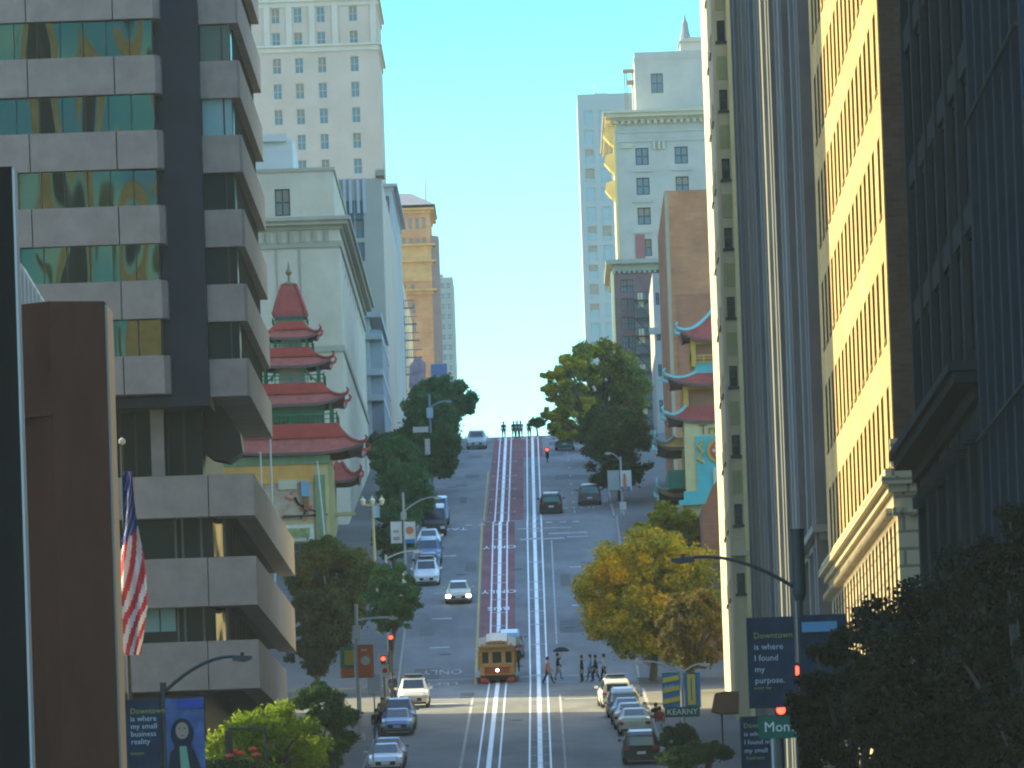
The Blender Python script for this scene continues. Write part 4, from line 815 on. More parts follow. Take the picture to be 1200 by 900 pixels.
# upper storey
ux0 = ax(744, 90, Y + 6); UP = building('hotel_penthouse', 'plain square attic storey on top of the grand hotel', 'building', ux0, x0 + 21, Y + 6, Y + 40, hz(780, 60, Y + 6), gh, front=[(ax(763, 97, Y + 6), ax(777, 97, Y + 6), hz(770, 109, Y + 6), hz(770, 86, Y + 6))], z0=zt + .3, rev=.3, gm=glass_far)
cornice(UP, ux0, x0 + 21, Y + 6, Y + 40, hz(780, 69, Y + 6), [(.08, 0), (.08, .2)], gh, 'string_course')
m = MB(); m.box(ax(797, 50, Y + 12), x0 + 18, Y + 12, Y + 20, hz(800, 60, Y + 12) - .1, hz(800, 49, Y + 12)); m.prism([(ax(795, 50, Y + 12), hz(800, 49, Y + 12)), (x0 + 18, hz(800, 49, Y + 12)), (ax(811, 44, Y + 12), hz(811, 43, Y + 12)), (ax(800, 48, Y + 12), hz(800, 46, Y + 12))], 'xz', Y + 11.7, Y + 20.3); m.build('roof_lantern', gh, UP)
m = MB(); m.lathe([(.75, 0), (.6, .8), (.45, 1.4), (.4, 2.2), (.2, 2.6), (.05, 3.4)], (ax(803, 40, Y + 14), Y + 14, hz(803, 48, Y + 14)), 10); m.build('chimney_finial', mat('dark_finial', (.25, .27, .28), .8), UP)
m = MB()
for u in (731.5, 734, 741):
    x = ax(u, 100, Y + 8); m.box(x, x + .14, Y + 8, Y + 8.14, zt, hz(737, 84, Y + 8))
m.box(ax(730, 90, Y + 8), ax(743, 90, Y + 8), Y + 7.8, Y + 10, hz(737, 84, Y + 8), hz(737, 81, Y + 8)); m.box(ax(734, 100, Y + 8), ax(743, 100, Y + 8), Y + 7.9, Y + 10, hz(737, 98, Y + 8), hz(737, 94, Y + 8)); m.build('stair_frame', mat('rusty_frame', (.3, .22, .18), .8), UP)
m = MB()
for u in range(730, 830, 6): x = ax(u, 128, Y + 1); m.box(x, x + .35, Y + 1, Y + 1.35, zt + .35, zt + .8)
m.build('balustrade', ght, UP)
# glass tower
gt = mat('blue_glass_curtain', (.2, .34, .38), .25, .1, .05, spec=.6); gtf = mat('pale_tower_frame', (.3, .37, .37), .7)
Y = 1800; x0, x1 = ax(681, 250, Y), ax(730, 150, Y) + 4
GT = building('glass_tower', 'slender pale blue-green glass tower at the right end of the street', 'tower', x0, x1, Y, Y + 35, hz(700, 110, Y), gtf, front=[(a, b_, z, z + 3.1) for z in np.arange(100, 186, 4.1) for a, b_ in ((x0 + 1.2, x0 + 3.2), (x0 + 4.4, x0 + 6.4))][:98], rev=.2, gm=gt, fm=gtf, z0=30, bars=0, cross=False)
m = MB(); m.box(ax(697, 110, Y), ax(712, 110, Y), Y + 4, Y + 12, hz(700, 110, Y) - .5, hz(700, 107, Y)); m.tube([(ax(698, 100, Y), Y + 6, hz(698, 110, Y)), (ax(697, 96, Y), Y + 6, hz(697, 96, Y))], .25, 5, .1); m.build('roof_plant', grey_metal, GT)
# sunlit blocks behind the camera (seen in the mirror glass only)
for i, (a, b_, y0, h) in enumerate(((-75, -52, -90, 120), (-34, -20, -140, 84), (14, 34, -60, 130))):
    ops = [(x, x + 3, z, z + 4) for x in np.arange(a + 3, b_ - 5, 7) for z in np.arange(30, h - 8, 10)]
    o = thing('downtown_tower', ('western-facing tan tower behind the camera, left', 'low golden tower behind the camera, centre', 'tallest golden tower behind the camera, right')[i], 'tower', (a, y0, 0), None, True)
    m = MB(); m.box(a, b_, y0 - 30, y0, -2, h); m.build('wall', mat('golden_cladding', (.6, .45, .22), .8, .1, .1), o)
    m = MB()
    for q in ops: m.box(q[0], q[1], y0 + .01, y0 + .1, q[2], q[3])
    m.build('glazing', glass_dark, o)
# ================================================================ TREES
bark = mat('bark', (0.09, 0.075, 0.06), .9, .2, 3); bark_pale = mat('pale_bark', (0.3, 0.28, 0.24), .9, .3, 3)
def leaves(n, clumps, csize, lsize, seed, flat=.8, flip=0.0):
    """many small leaf quads spread in clumps; returns a mesh"""
    r = np.random.default_rng(seed); c = np.array([k[:3] for k in clumps]); w = np.array([k[3] for k in clumps]); w3 = w ** 2.3; idx = r.choice(len(c), n, p=w3 / w3.sum())
    d = r.normal(size=(n, 3)); d /= np.linalg.norm(d, axis=1)[:, None]; rad = (r.random(n) ** .45 * (1 + .55 * r.random(n) ** 5))[:, None] * (w[idx] * csize)[:, None]
    p = c[idx] + d * rad * np.array([1, 1, flat])
    nrm = d * .6 + r.normal(size=(n, 3)) * .7 + np.array([0, 0, .35]); nrm /= np.linalg.norm(nrm, axis=1)[:, None]
    a = np.cross(nrm, r.normal(size=(n, 3))); a /= np.linalg.norm(a, axis=1)[:, None]; b = np.cross(nrm, a)
    s = (lsize * (.6 + .8 * r.random(n)))[:, None]
    V = np.empty((n, 4, 3)); V[:, 0] = p - a * s; V[:, 1] = p - b * s * .55; V[:, 2] = p + a * s; V[:, 3] = p + b * s * .55
    me = bpy.data.meshes.new('crown'); me.vertices.add(n * 4); me.vertices.foreach_set('co', V.reshape(-1)); me.loops.add(n * 4); me.loops.foreach_set('vertex_index', np.arange(n * 4)); me.polygons.add(n)
    me.polygons.foreach_set('loop_start', np.arange(n) * 4); me.polygons.foreach_set('loop_total', np.full(n, 4)); me.update(calc_edges=True); return me
def tree(name, label, x, y, h, r, base, lm, n=14000, ls=.16, seed=1, group=None, clumps=None, nc=46, cs=1.0, tm=None, trunk_r=.2, sq=(1, 1, 1), flat=.75, zc=None):
    z = g(y) + .14 if abs(x) > 7.7 else g(y); rr = random.Random(seed)
    edge = 8.5; lean = 0
    if -9 < x < edge and name != 'round_bush': nx = edge if x > 0 else -edge; lean = (x - nx) if abs(x) < edge else 0; x = nx if abs(x) < edge else x; z = g(y) + .14
    t = thing(name, label, 'tree', (x, y, z), group)
    hz_ = (h - base) / 2; zc = base + hz_ if zc is None else zc; C = []
    nc = int(nc * 1.45)
    while len(C) < nc:
        a = [rr.uniform(-1, 1) for _ in range(3)]; q = math.sqrt(sum(k * k for k in a))
        if q > 1 or q < .25: continue
        k = rr.uniform(.08, .235)
        C.append((lean + a[0] * r * sq[0] * (1 - .6 * k), a[1] * r * sq[1], zc + a[2] * hz_, k * r * cs * 1.15))
    me = leaves(n, C, 1.0, ls, seed, flat); me.materials.append(lm)
    o = bpy.data.objects.new('crown', me); COL.objects.link(o); o.parent = t
    m = MB(); top = zc + hz_ * .35; b1 = Vector((rr.uniform(-.3, .3) + lean * .45, 0, base * .8 + .6))
    m.tube([(0, 0, -.1), (b1.x * .4, 0, b1.z * .5), tuple(b1)], trunk_r, 8, trunk_r * .75, cap=False)
    for c in C[:12]:
        e = Vector(c[:3]); mid = (b1 + e) / 2 + Vector((0, 0, .12 * r)); m.tube([tuple(b1), tuple(mid), tuple(e)], trunk_r * .55, 6, trunk_r * .12)
    m.build('trunk', tm or bark, t); return t
dark_leaf = leafmat('dark_evergreen_leaf', [(.035, .1, .045), (.065, .17, .06), (.12, .24, .08)], .35)
olive_leaf = leafmat('olive_leaf', [(.05, .075, .03), (.09, .12, .035), (.15, .16, .04), (.26, .2, .05)], .35)
autumn_leaf = leafmat('autumn_leaf', [(.08, .12, .025), (.2, .22, .03), (.42, .36, .03), (.7, .45, .02), (.6, .3, .02)], .4, .28)
mixed_leaf = leafmat('green_and_gold_leaf', [(.06, .1, .045), (.13, .17, .05), (.3, .3, .045), (.8, .62, .04)], .4, .22)
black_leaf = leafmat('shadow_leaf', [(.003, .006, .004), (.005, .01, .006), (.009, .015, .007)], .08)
lime_leaf = leafmat('lime_leaf', [(.12, .2, .015), (.22, .32, .02), (.4, .45, .04)], .45)
bush_leaf = leafmat('bush_leaf', [(.02, .05, .02), (.035, .085, .03), (.06, .12, .03)], .25)
def treepx(name, label, u, v0, v1, r_px, Y, lm, **k):
    """tree whose crown spans rows v0..v1 and is centred on column u, standing Y metres up the street"""
    s = F / Y; x = ax(u, (v0 + v1) / 2, Y); zg = g(Y) + .14; h = hz(u, v0, Y) - zg; base = max(hz(u, v1, Y) - zg, 1.2); return tree(name, label, x, Y, h, r_px / s, base, lm, **k)
LG = 'dark street trees on the left pavement'
treepx('street_tree', 'dark evergreen street tree, highest up the left pavement below the blue awning', 520, 442, 520, 40, 850, dark_leaf, n=16000, ls=.2, seed=11, group=LG, nc=60)
treepx('street_tree', 'dark evergreen tree left of the parked van, in front of the bay-windowed house', 500, 462, 545, 42, 800, dark_leaf, n=16000, ls=.19, seed=12, group=LG, nc=60)
treepx('street_tree', 'broad round evergreen tree carrying the pale pennants, mid left pavement', 508, 500, 572, 40, 745, dark_leaf, n=17000, ls=.18, seed=13, group=LG, nc=64)
treepx('street_tree', 'wide dark tree behind the twin white banners, left pavement', 468, 512, 590, 34, 705, dark_leaf, n=16000, ls=.17, seed=14, group=LG, nc=60)
treepx('street_tree', 'leafy dark tree right of the cream block base, left pavement', 452, 505, 600, 24, 770, dark_leaf, n=12000, ls=.18, seed=18, group=LG, nc=50)
treepx('street_tree', 'dark low tree above the black van, left pavement', 476, 545, 640, 38, 655, dark_leaf, n=17000, ls=.16, seed=15, group=LG, nc=60)
treepx('street_tree', 'dark tree right of the lantern pole, left pavement', 462, 585, 668, 28, 625, dark_leaf, n=15000, ls=.15, seed=16, group=LG, nc=56)
treepx('street_tree', 'shadowed tree reaching over the kerb behind the orange banner', 462, 660, 742, 34, 560, dark_leaf, n=16000, ls=.13, seed=17, group=LG, nc=56)
treepx('plane_tree', 'large thin-leaved olive tree in front of the orange shop block', 392, 628, 800, 58, 575, olive_leaf, n=26000, ls=.13, seed=21, nc=95, tm=bark_pale, cs=.85, trunk_r=.25)
treepx('plane_tree', 'darker olive tree low behind the orange street banner', 372, 690, 830, 44, 540, leafmat('deep_olive_leaf', [(.02, .04, .025), (.04, .06, .03), (.07, .08, .03)], .2), n=18000, ls=.13, seed=22, nc=60)
treepx('street_tree', 'dark green tree beside the lime bush at the bottom left', 378, 800, 900, 44, 408, bush_leaf, n=20000, ls=.09, seed=23, nc=70)
t_ = treepx('lime_bush', 'sunlit lime-green bush below the granite podium', 314, 830, 925, 75, 400, lime_leaf, n=22000, ls=.1, seed=24, nc=90, cs=.8); t_['category'] = 'bush'
t_ = treepx('lime_bush', 'narrow sunlit bush glimpsed right of the brown pylon', 139, 800, 930, 16, 402, lime_leaf, n=5000, ls=.1, seed=25, nc=26); t_['category'] = 'bush'
# red flowers in a planter hedge
HG = thing('clipped_hedge', 'dark clipped hedge with red flowers in front of the lime bush', 'hedge', (ax(262, 890, 385), 385, g(385)))
x0, x1 = -3.2, 1.6; me = leaves(14000, [(x0 + .4 * i, rng.random() * .6, hz(262, 894, 385) - g(385) + rng.random() * .2 - .3, .5) for i in range(12)] + [(x0 + .4 * i, .2, .9 + j * .6, .5) for i in range(12) for j in range(2)], 1.0, .07, 3, .8); me.materials.append(bush_leaf); o = bpy.data.objects.new('crown', me); COL.objects.link(o); o.parent = HG
for k, (u, v) in enumerate(((274, 880), (282, 883), (296, 878), (300, 885), (270, 886))):
    m = MB(); q = at(u, v, 384.4) - Vector(HG.location); m.lathe([(.0, -.12), (.22, -.03), (.2, .07), (0, .13)], tuple(q), 9); m.build('red_flower', mat('red_flower', (.6, .08, .04), .7, .2, 5), HG)
# right side trees
treepx('plane_tree', 'tall green and gold tree high up the right side of the street', 702, 398, 592, 66, 790, mixed_leaf, n=38000, ls=.18, seed=31, nc=120, cs=.62, trunk_r=.35)
treepx('plane_tree', 'dark tree behind the twin banners on the right pavement', 722, 478, 624, 50, 715, leafmat('dim_leaf', [(.04, .08, .045), (.08, .13, .05), (.14, .18, .055)], .35), n=20000, ls=.17, seed=32, nc=70)
treepx('plane_tree', 'thin yellow-tipped tree leaning over the hilltop at the right kerb', 664, 408, 522, 34, 765, leafmat('pale_gold_leaf', [(.14, .2, .06), (.35, .36, .06), (.9, .7, .05)], .5, .3), n=9500, ls=.19, seed=33, nc=50, cs=.62)
treepx('plane_tree', 'low green-yellow tree beside the hilltop traffic light', 672, 500, 560, 30, 820, mixed_leaf, n=9000, ls=.17, seed=34, nc=44)
treepx('street_tree', 'dark slim tree in front of the fire escapes', 738, 415, 560, 22, 880, dark_leaf, n=11000, ls=.18, seed=35, nc=50)
treepx('autumn_tree', 'big orange and yellow autumn tree over the row of parked cars', 762, 620, 780, 94, 545, autumn_leaf, n=52000, ls=.13, seed=41, nc=170, cs=.72, trunk_r=.28, tm=bark)
treepx('autumn_tree', 'upper green-gold crown joining the big autumn tree at the turquoise canopy', 785, 590, 690, 52, 575, leafmat('green_gold_leaf', [(.09, .13, .02), (.24, .25, .02), (.55, .42, .02)], .35, .3), n=22000, ls=.13, seed=42, nc=90, cs=.75)
treepx('street_tree', 'small brown-green tree under the autumn tree by the brick wall', 812, 690, 800, 44, 520, leafmat('brown_leaf', [(.05, .06, .025), (.12, .1, .03), (.2, .13, .03)], .3, .3), n=14000, ls=.12, seed=43, nc=60)
for k, (u, v0, v1, rp, Y) in enumerate(((797, 850, 912, 24, 418), (828, 870, 925, 34, 410), (800, 878, 935, 30, 405))):
    t_ = treepx('street_shrub', ('upright dark shrub against the street-name post at the right kerb', 'low wide dark shrub right of the street-name post', 'lowest shrub at the bottom edge under the street-name post')[k], u, v0, v1, rp, Y, bush_leaf, n=14000, ls=.07, seed=51 + k, nc=60, group='kerbside shrubs at the lower right'); t_['category'] = 'shrub'
BG = 'dark trees at the lower right corner'
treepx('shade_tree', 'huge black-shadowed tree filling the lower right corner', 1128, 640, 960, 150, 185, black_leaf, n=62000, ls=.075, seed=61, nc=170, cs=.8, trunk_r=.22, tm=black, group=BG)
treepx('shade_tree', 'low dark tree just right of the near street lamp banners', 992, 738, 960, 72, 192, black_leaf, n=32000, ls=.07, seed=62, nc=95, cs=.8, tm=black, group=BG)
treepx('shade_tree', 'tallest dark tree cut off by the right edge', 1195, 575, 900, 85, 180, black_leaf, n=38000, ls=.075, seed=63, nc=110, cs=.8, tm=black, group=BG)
# ================================================================ VEHICLES
tyre = mat('tyre', (.015, .015, .016), .8); rim = mat('rim', (.4, .41, .42), .35, metal=.8); lampg = mat('lamp_glass', (.6, .62, .6), .15); tailr = mat('tail_red', (.35, .02, .02), .3); plate = mat('number_plate', (.6, .6, .58), .5); carglass = mat('car_glass', (.015, .03, .045), .06, spec=.9); trimb = mat('car_black_trim', (.02, .02, .022), .5)
headon = mat('lit_headlamp', (1, .95, .75), .3, emit=6)
PAINT = {}
def paint(name, c, metal=.25): return mat('paint_' + name, c, .28, metal=metal, spec=.6)
SHAPE = { # stations along y (front +): y, lower half width, belt z, top half width, top z
 'sedan': (4.6, .9, [(-2.3, .74, .74, .6, .78), (-2.22, .86, .9, .68, 1.0), (-1.55, .9, .95, .66, 1.06), (-.85, .9, .95, .58, 1.42), (.25, .9, .94, .58, 1.43), (1.0, .9, .92, .66, 1.0), (1.95, .88, .8, .66, .84), (2.28, .76, .62, .6, .66)]),
 'suv': (4.7, .94, [(-2.35, .84, .9, .7, 1.0), (-2.28, .92, 1.05, .68, 1.5), (-1.9, .94, 1.08, .66, 1.68), (-.6, .95, 1.06, .66, 1.74), (.35, .95, 1.05, .64, 1.7), (1.05, .94, 1.04, .72, 1.12), (2.0, .92, .92, .72, .98), (2.33, .82, .7, .66, .76)]),
 'van': (5.4, .98, [(-2.7, .92, 1.0, .84, 1.9), (-2.6, .98, 1.1, .84, 2.1), (0, .98, 1.1, .84, 2.16), (1.4, .98, 1.1, .82, 2.1), (2.1, .97, 1.12, .84, 1.25), (2.55, .94, .9, .8, 1.0), (2.7, .86, .7, .74, .76)]),
}
def make_car(kind, pm, lights=False, roof=None):
    L, W, st = SHAPE[kind]; root = bpy.data.objects.new({'sedan': 'parked_car', 'suv': 'parked_suv', 'van': 'parked_van'}[kind], None); COL.objects.link(root)
    def ring(s):
        y, w, bz, tw, tz = s; return [(w * .93, y, .22), (w, y, .42), (w, y, bz * .8), (w * .965, y, bz), (tw + .02, y, tz - .05), (tw * .86, y, tz)]
    R_ = [ring(s) for s in st]; m = MB(); k = 6
    V = [[(x, y, z) for x, y, z in r] + [(-x, y, z) for x, y, z in reversed(r)] for r in R_]; n = len(V[0]); m.v = [p for r in V for p in r]
    for i in range(len(V) - 1):
        for j in range(n): m.f.append((i * n + j, (i + 1) * n + j, (i + 1) * n + (j + 1) % n, i * n + (j + 1) % n)); m.mi.append(0)
    m.f.append(tuple(range(n))); m.f.append(tuple((len(V) - 1) * n + j for j in range(n - 1, -1, -1))); m.mi += [0, 0]
    body = m.build('body', pm, root, bevel=.035)
    # which spans are cabin
    def lerp(a, b, t): return [a[i] + (b[i] - a[i]) * t for i in range(3)]
    def quadin(a, b, c, d, i0, i1, j0, j1, out, nm, mt=carglass):
        P = lambda s, t: lerp(lerp(a, b, s), lerp(d, c, s), t)
        q = [Vector(P(i0, j0)) + out, Vector(P(i1, j0)) + out, Vector(P(i1, j1)) + out, Vector(P(i0, j1)) + out]
        g_ = MB(); g_.q(*q); g_.build(nm, mt, root)
    hi = [i for i, s in enumerate(st) if s[4] > s[2] + .3]; a, b = hi[0], hi[-1]
    # windscreen between b and b+1; rear screen between a-1 and a
    f, f2 = V[b], V[b + 1]
    q = [Vector(f2[5]), Vector(f2[6]), Vector(f[6]), Vector(f[5])]; o = Vector((0, .02, .02)); c = sum(q, Vector()) / 4
    q = [Vector(f2[4]), Vector(f2[7]), Vector(f[7]), Vector(f[4])]; c = sum(q, Vector()) / 4; g_ = MB(); nn = (q[1] - q[0]).cross(q[2] - q[1]).normalized(); nn = nn if nn.y > 0 else -nn
    g_.q(*[c + (p - c) * .88 + nn * .05 for p in q]); g_.build('windscreen', carglass, root)
    r1, r0 = V[a], V[a - 1]
    q = [Vector(r0[4]), Vector(r0[7]), Vector(r1[7]), Vector(r1[4])]; c = sum(q, Vector()) / 4; nn = (q[1] - q[0]).cross(q[2] - q[1]).normalized(); nn = nn if nn.y < 0 else -nn
    g_ = MB(); g_.q(*[c + (p - c) * .86 + nn * .05 for p in q]); g_.build('rear_window', carglass, root)
    for sgn, (j0, j1) in ((1, (3, 4)), (-1, (8, 7))):
        g_ = MB()
        for i in range(a, b):
            q = [Vector(V[i][j0]), Vector(V[i + 1][j0]), Vector(V[i + 1][j1]), Vector(V[i][j1])]; c = sum(q, Vector()) / 4
            g_.q(*[c + (p - c) * .86 + Vector((sgn * .03, 0, .01)) for p in q])
        g_.build('side_windows' if False else 'side_glass', carglass, root)
        m = MB(); yb = st[b + 1][0] - .25; m.box(sgn * (W + .02) - .1 + .1 * sgn, sgn * (W + .02) + .1 + .1 * sgn, yb - .06, yb + .06, st[b][2] + .02, st[b][2] + .17); m.build('wing_mirror', pm, root, bevel=.03)
    yF, yR = st[-1][0], st[0][0]; wr = .33 if kind == 'sedan' else .37
    for sx in (-1, 1):
        for y in (yR + .85, yF - .85):
            m = MB(); m.lathe([(wr * .6, -.12), (wr, -.1), (wr, .1), (wr * .6, .12)], (sx * (W - .1), y, wr), 18, 'x'); wh = m.build('wheel', tyre, root); m = MB(); m.lathe([(wr * .58, -.02), (wr * .5, .02), (.05, .03)], (sx * (W + .03) if sx > 0 else -W - .03, y, wr), 14, 'x'); m.build('rim', rim, wh)
        m = MB(); zf = st[-1][2] + .02; m.box(sx * .72 - .17, sx * .72 + .17, yF - .12, yF + .03, zf - .14, zf + .06); m.build('headlight', headon if lights else lampg, root, bevel=.03)
        m = MB(); zr = st[0][2]; m.box(sx * .74 - .15, sx * .74 + .13, yR - .03, yR + .1, zr - .14, zr + .04); m.build('tail_light', tailr, root, bevel=.02)
    m = MB(); m.box(-.5, .5, yF - .05, yF + .025, .42, .62); m.build('grille', trimb, root); m = MB(); m.box(-.78, .78, yF - .1, yF + .02, .24, .36); m.box(-.78, .78, yR - .02, yR + .1, .24, .38); m.build('bumper_trim', trimb, root)
    for y, e in ((yF + .03, .01), (yR - .04, .01)): m = MB(); m.box(-.22, .22, y, y + e, .46, .6) if y > 0 else m.box(-.22, .22, y, y + e, .55, .69); m.build('number_plate', plate, root)
    if kind == 'suv':
        for sx in (-.6, .6): m = MB(); m.box(sx - .025, sx + .025, -1.7, .4, 1.73, 1.78); m.build('roof_rail', trimb, root)
    return root
PROTO = {}
def car(kind, color, label, x, y, away=False, group=None, lights=False, cat=None, rot=0, name=None):
    key = (kind, color[0], lights)
    if key not in PROTO: o = PROTO[key] = make_car(kind, paint(*color), lights)
    else: o = copy_tree(PROTO[key])
    if name: o.name = name
    o.location = (x, y, g(y) + .01); s = slope(y); o.rotation_euler = (s if away else -s, 0, (0 if away else math.pi) + rot)
    tag(o, label, cat or {'sedan': 'car', 'suv': 'car', 'van': 'van'}[kind], group); return o
WH = ('white', (.72, .74, .74), 0); SI = ('silver', (.42, .44, .45), .5); BLU = ('blue', (.07, .16, .3), .3); NAV = ('navy', (.02, .04, .08), .2); BLK = ('black', (.012, .014, .018), .2); BEI = ('champagne', (.5, .47, .33), .4); TEAL = ('teal', (.05, .2, .2), .2); CREAMP = ('cream', (.7, .68, .5), .1); STEELB = ('steel_blue', (.16, .26, .36), .4)
GL, GR = 'cars parked along the left kerb', 'cars parked along the right kerb'
KX = -6.65
car('sedan', SI, 'silver car at the bottom edge, nearest in the left parked row', KX + .1, 437, group=GL)
car('sedan', STEELB, 'steel blue car directly behind the nearest silver one, left kerb', KX + .1, 443.5, group=GL)
car('sedan', BLU, 'blue car in front of the pair below the traffic light, left kerb', KX, 480, group=GL)
car('suv', BLU, 'taller blue car right behind the blue saloon, left kerb', KX, 487, group=GL)
car('suv', WH, 'white car with a dark roof load beside the red traffic light, left kerb', KX + .4, 517, group=GL)
o = [x for x in bpy.data.objects if x.parent is None and x.get('label', '').startswith('white car with a dark roof')][0]; m = MB(); m.box(-.55, .55, -1.3, .1, 1.8, 1.95); m.build('roof_rack', trimb, o, bevel=.05)
car('suv', WH, 'white car with a gaping black grille, first parked above the intersection on the left', -6.6, 620, group=GL)
car('sedan', NAV, 'dark blue car behind the white one above the intersection, left kerb', -6.6, 628, group=GL)
car('suv', BLU, 'blue car second from the white one above the intersection, left kerb', -6.6, 636, group=GL)
car('sedan', WH, 'small white car just below the black van, left kerb', -6.7, 647, group=GL)
car('van', BLK, 'large black van parked under the dark trees, left kerb', -6.45, 659, group=GL)
car('van', STEELB, 'pale blue van half hidden behind the black van, left kerb', -6.3, 667, group=GL)
car('sedan', BEI, 'champagne car with lit headlights driving down the left lane', ax(537.5, 700, 606), 606, lights=True, name='moving_car')
car('suv', SI, 'silver car coming over the hill crest in the left lane', ax(559, 525, 832), 832, name='moving_car')
car('suv', BLK, 'dark car seen from behind climbing the right lane', ax(646, 598, 702), 702, away=True, name='moving_car')
car('suv', STEELB, 'blue car with a white roof just up the track from the cable car', -.55, 569, away=True, name='moving_car')
car('sedan', TEAL, 'teal car beside the hilltop traffic light', ax(662, 530, 822), 822, away=True, name='moving_car')
KR = 6.6
car('suv', ('grey', (.12, .125, .13), .4), 'grey car parked under the dark tree high on the right kerb', 6.0, 714, away=True, group=GR)
car('suv', BLK, 'black car at the bottom edge of the right parked row', KR - .1, 437, away=True, group=GR)
car('sedan', CREAMP, 'cream-white saloon, second from the bottom of the right parked row', KR - .05, 470, away=True, group=GR)
car('sedan', WH, 'white saloon third from the bottom of the right parked row', KR - .2, 477.5, away=True, group=GR)
car('sedan', STEELB, 'low blue-grey car squeezed between the white ones, right kerb', KR - .3, 484.5, away=True, group=GR)
car('suv', SI, 'silver car fifth from the bottom of the right parked row', KR - .4, 493, away=True, group=GR)
car('suv', WH, 'white car at the head of the right parked row, angled out under the autumn tree', KR - .75, 507, away=True, group=GR, rot=R(3))
# ================================================================ CABLE CAR
wood = mat('varnished_yellow_wood', (.42, .2, .04), .4, .2, 2.5, stretch=(1, 1, 4)); maroon = mat('maroon_panel_paint', (.3, .05, .03), .4, .15, 2); ccroof = mat('cream_roof', (.3, .25, .15), .6, .1, 1); green_d = mat('dark_green_glass', (.015, .035, .025), .3, spec=.15); brass = mat('brass', (.6, .4, .12), .35, metal=.6)
yb_ = 552.2; CC = thing('cable_car', 'old wooden cable car in yellow and maroon heading down the left track', 'cable car', (-1.33, yb_, g(yb_) + .02)); CC.rotation_euler = (-slope(yb_ + 4) * .8, 0, math.pi); CC.scale = (1, .85, .86)
# local: front is +y at y=0, body runs to y=-8.2
H = 3.05; m = MB()
m.box(-1.12, 1.12, -8.1, -.12, .62, 1.35); m.build('lower_body', wood, CC, bevel=.04)
m = MB(); m.prism([(-1.12, -.121), (-.85, .12), (.85, .12), (1.12, -.121)], 'xy', .6, 1.42); ap = m.build('front_apron', wood, CC, bevel=.02)
for x0, x1 in ((-1.0, -.42), (.42, 1.0), (-.36, .36)):
    m = MB(); m.box(x0 * .8, x1 * .8, .125, .15, .74, 1.22); m.build('maroon_panel', maroon, ap)
m = MB(); m.tube([(-1.0, .14, 1.3), (0, .2, 1.24), (1.0, .14, 1.3)], .035, 6); m.build('brass_rail', brass, ap)
m = MB(); m.lathe([(.13, 0), (.15, .06), (.13, .1)], (0, .15, .98), 16, 'y'); hl = m.build('headlamp', brass, CC); m = MB(); m.lathe([(.11, 0), (.02, .03)], (0, .255, .98), 14, 'y'); m.build('lens', mat('lit_lens', (1, .95, .85), .3, emit=3), hl)
# posts and windows on the front
for x in (-1.08, -.42, .42, 1.08):
    m = MB(); m.box(x - .07, x + .07, -.1, .02, 1.42, 2.62); m.build('front_post', wood, CC)
m = MB(); m.box(-1.12, 1.12, -.11, .03, 2.45, 2.72); m.build('letter_board', wood, CC)
textmesh('CALIFORNIA ST', .17, maroon, CC, (0, .036, 2.58), (R(90), 0, math.pi), depth=.003)
for x0, x1 in ((-1.0, -.5), (-.34, .34), (.5, 1.0)):
    m = MB(); m.box(x0, x1, -.06, -.02, 1.45, 1.52); m.box(x0, x1, -.06, -.02, 2.36, 2.44); m.box(x0, x0 + .05, -.06, -.02, 1.52, 2.36); m.box(x1 - .05, x1, -.06, -.02, 1.52, 2.36); w = m.build('window', wood, CC); m = MB(); m.q((x0 + .04, -.045, 1.5), (x1 - .04, -.045, 1.5), (x1 - .04, -.045, 2.4), (x0 + .04, -.045, 2.4)); m.build('pane', green_d, w)
for sx in (-1, 1):
    for k in range(9): y = -.9 - k * .88; m = MB(); m.box(sx * 1.08 - .05, sx * 1.08 + .05, y - .05, y + .05, 1.35, 2.62); m.build('side_post', wood, CC)
    m = MB(); m.box(sx * 1.02 - .01, sx * 1.02 + .01, -8.0, -.9, 1.4, 2.45); m.build('side_glass', green_d, CC)
    m = MB(); m.box(min(sx * 1.1, sx * 1.4), max(sx * 1.1, sx * 1.4), -7.8, -.5, .32, .4); m.build('running_board', trimb, CC)
    m = MB(); m.tube([(sx * 1.18, -1.0, .8), (sx * 1.22, -1.0, 1.6), (sx * 1.2, -1.0, 2.3)], .025, 5); m.tube([(sx * 1.18, -3.5, .8), (sx * 1.22, -3.5, 1.6), (sx * 1.2, -3.5, 2.3)], .025, 5); m.build('grab_pole', brass, CC)
    m = MB(); m.lathe([(.09, 0), (.1, .05), (.08, .1)], (sx * .95, .0, 2.92), 10, 'y'); m.build('marker_lamp', mat('amber_lamp', (.7, .25, .05), .4), CC)
    m = MB(); m.prism([(sx * .55, .1), (sx * 1.1, .12), (sx * 1.12, .42), (sx * .75, .42), (sx * .6, .25)], 'xz', .05, .3); m.build('red_fender', mat('red_fender', (.4, .04, .03), .5), CC)
m = MB(); m.prism([(-1.25, 2.72), (1.25, 2.72), (1.2, 2.8), (.8, 2.9), (-.8, 2.9), (-1.2, 2.8)], 'xz', -8.4, .32); m.build('roof', ccroof, CC)
m = MB(); m.prism([(-.72, 2.9), (.72, 2.9), (.68, 3.12), (.35, 3.2), (-.35, 3.2), (-.68, 3.12)], 'xz', -8.0, .1); cl = m.build('clerestory', wood, CC)
m = MB()
for x in (-.45, -.15, .15, .45): m.box(x - .11, x + .11, .101, .115, 2.95, 3.08)
m.build('clerestory_glass', mat('green_amber_glass', (.12, .16, .05), .3), cl)
m = MB(); m.box(-.85, .85, -7.6, -.3, .2, .6); m.build('truck_frame', black, CC)
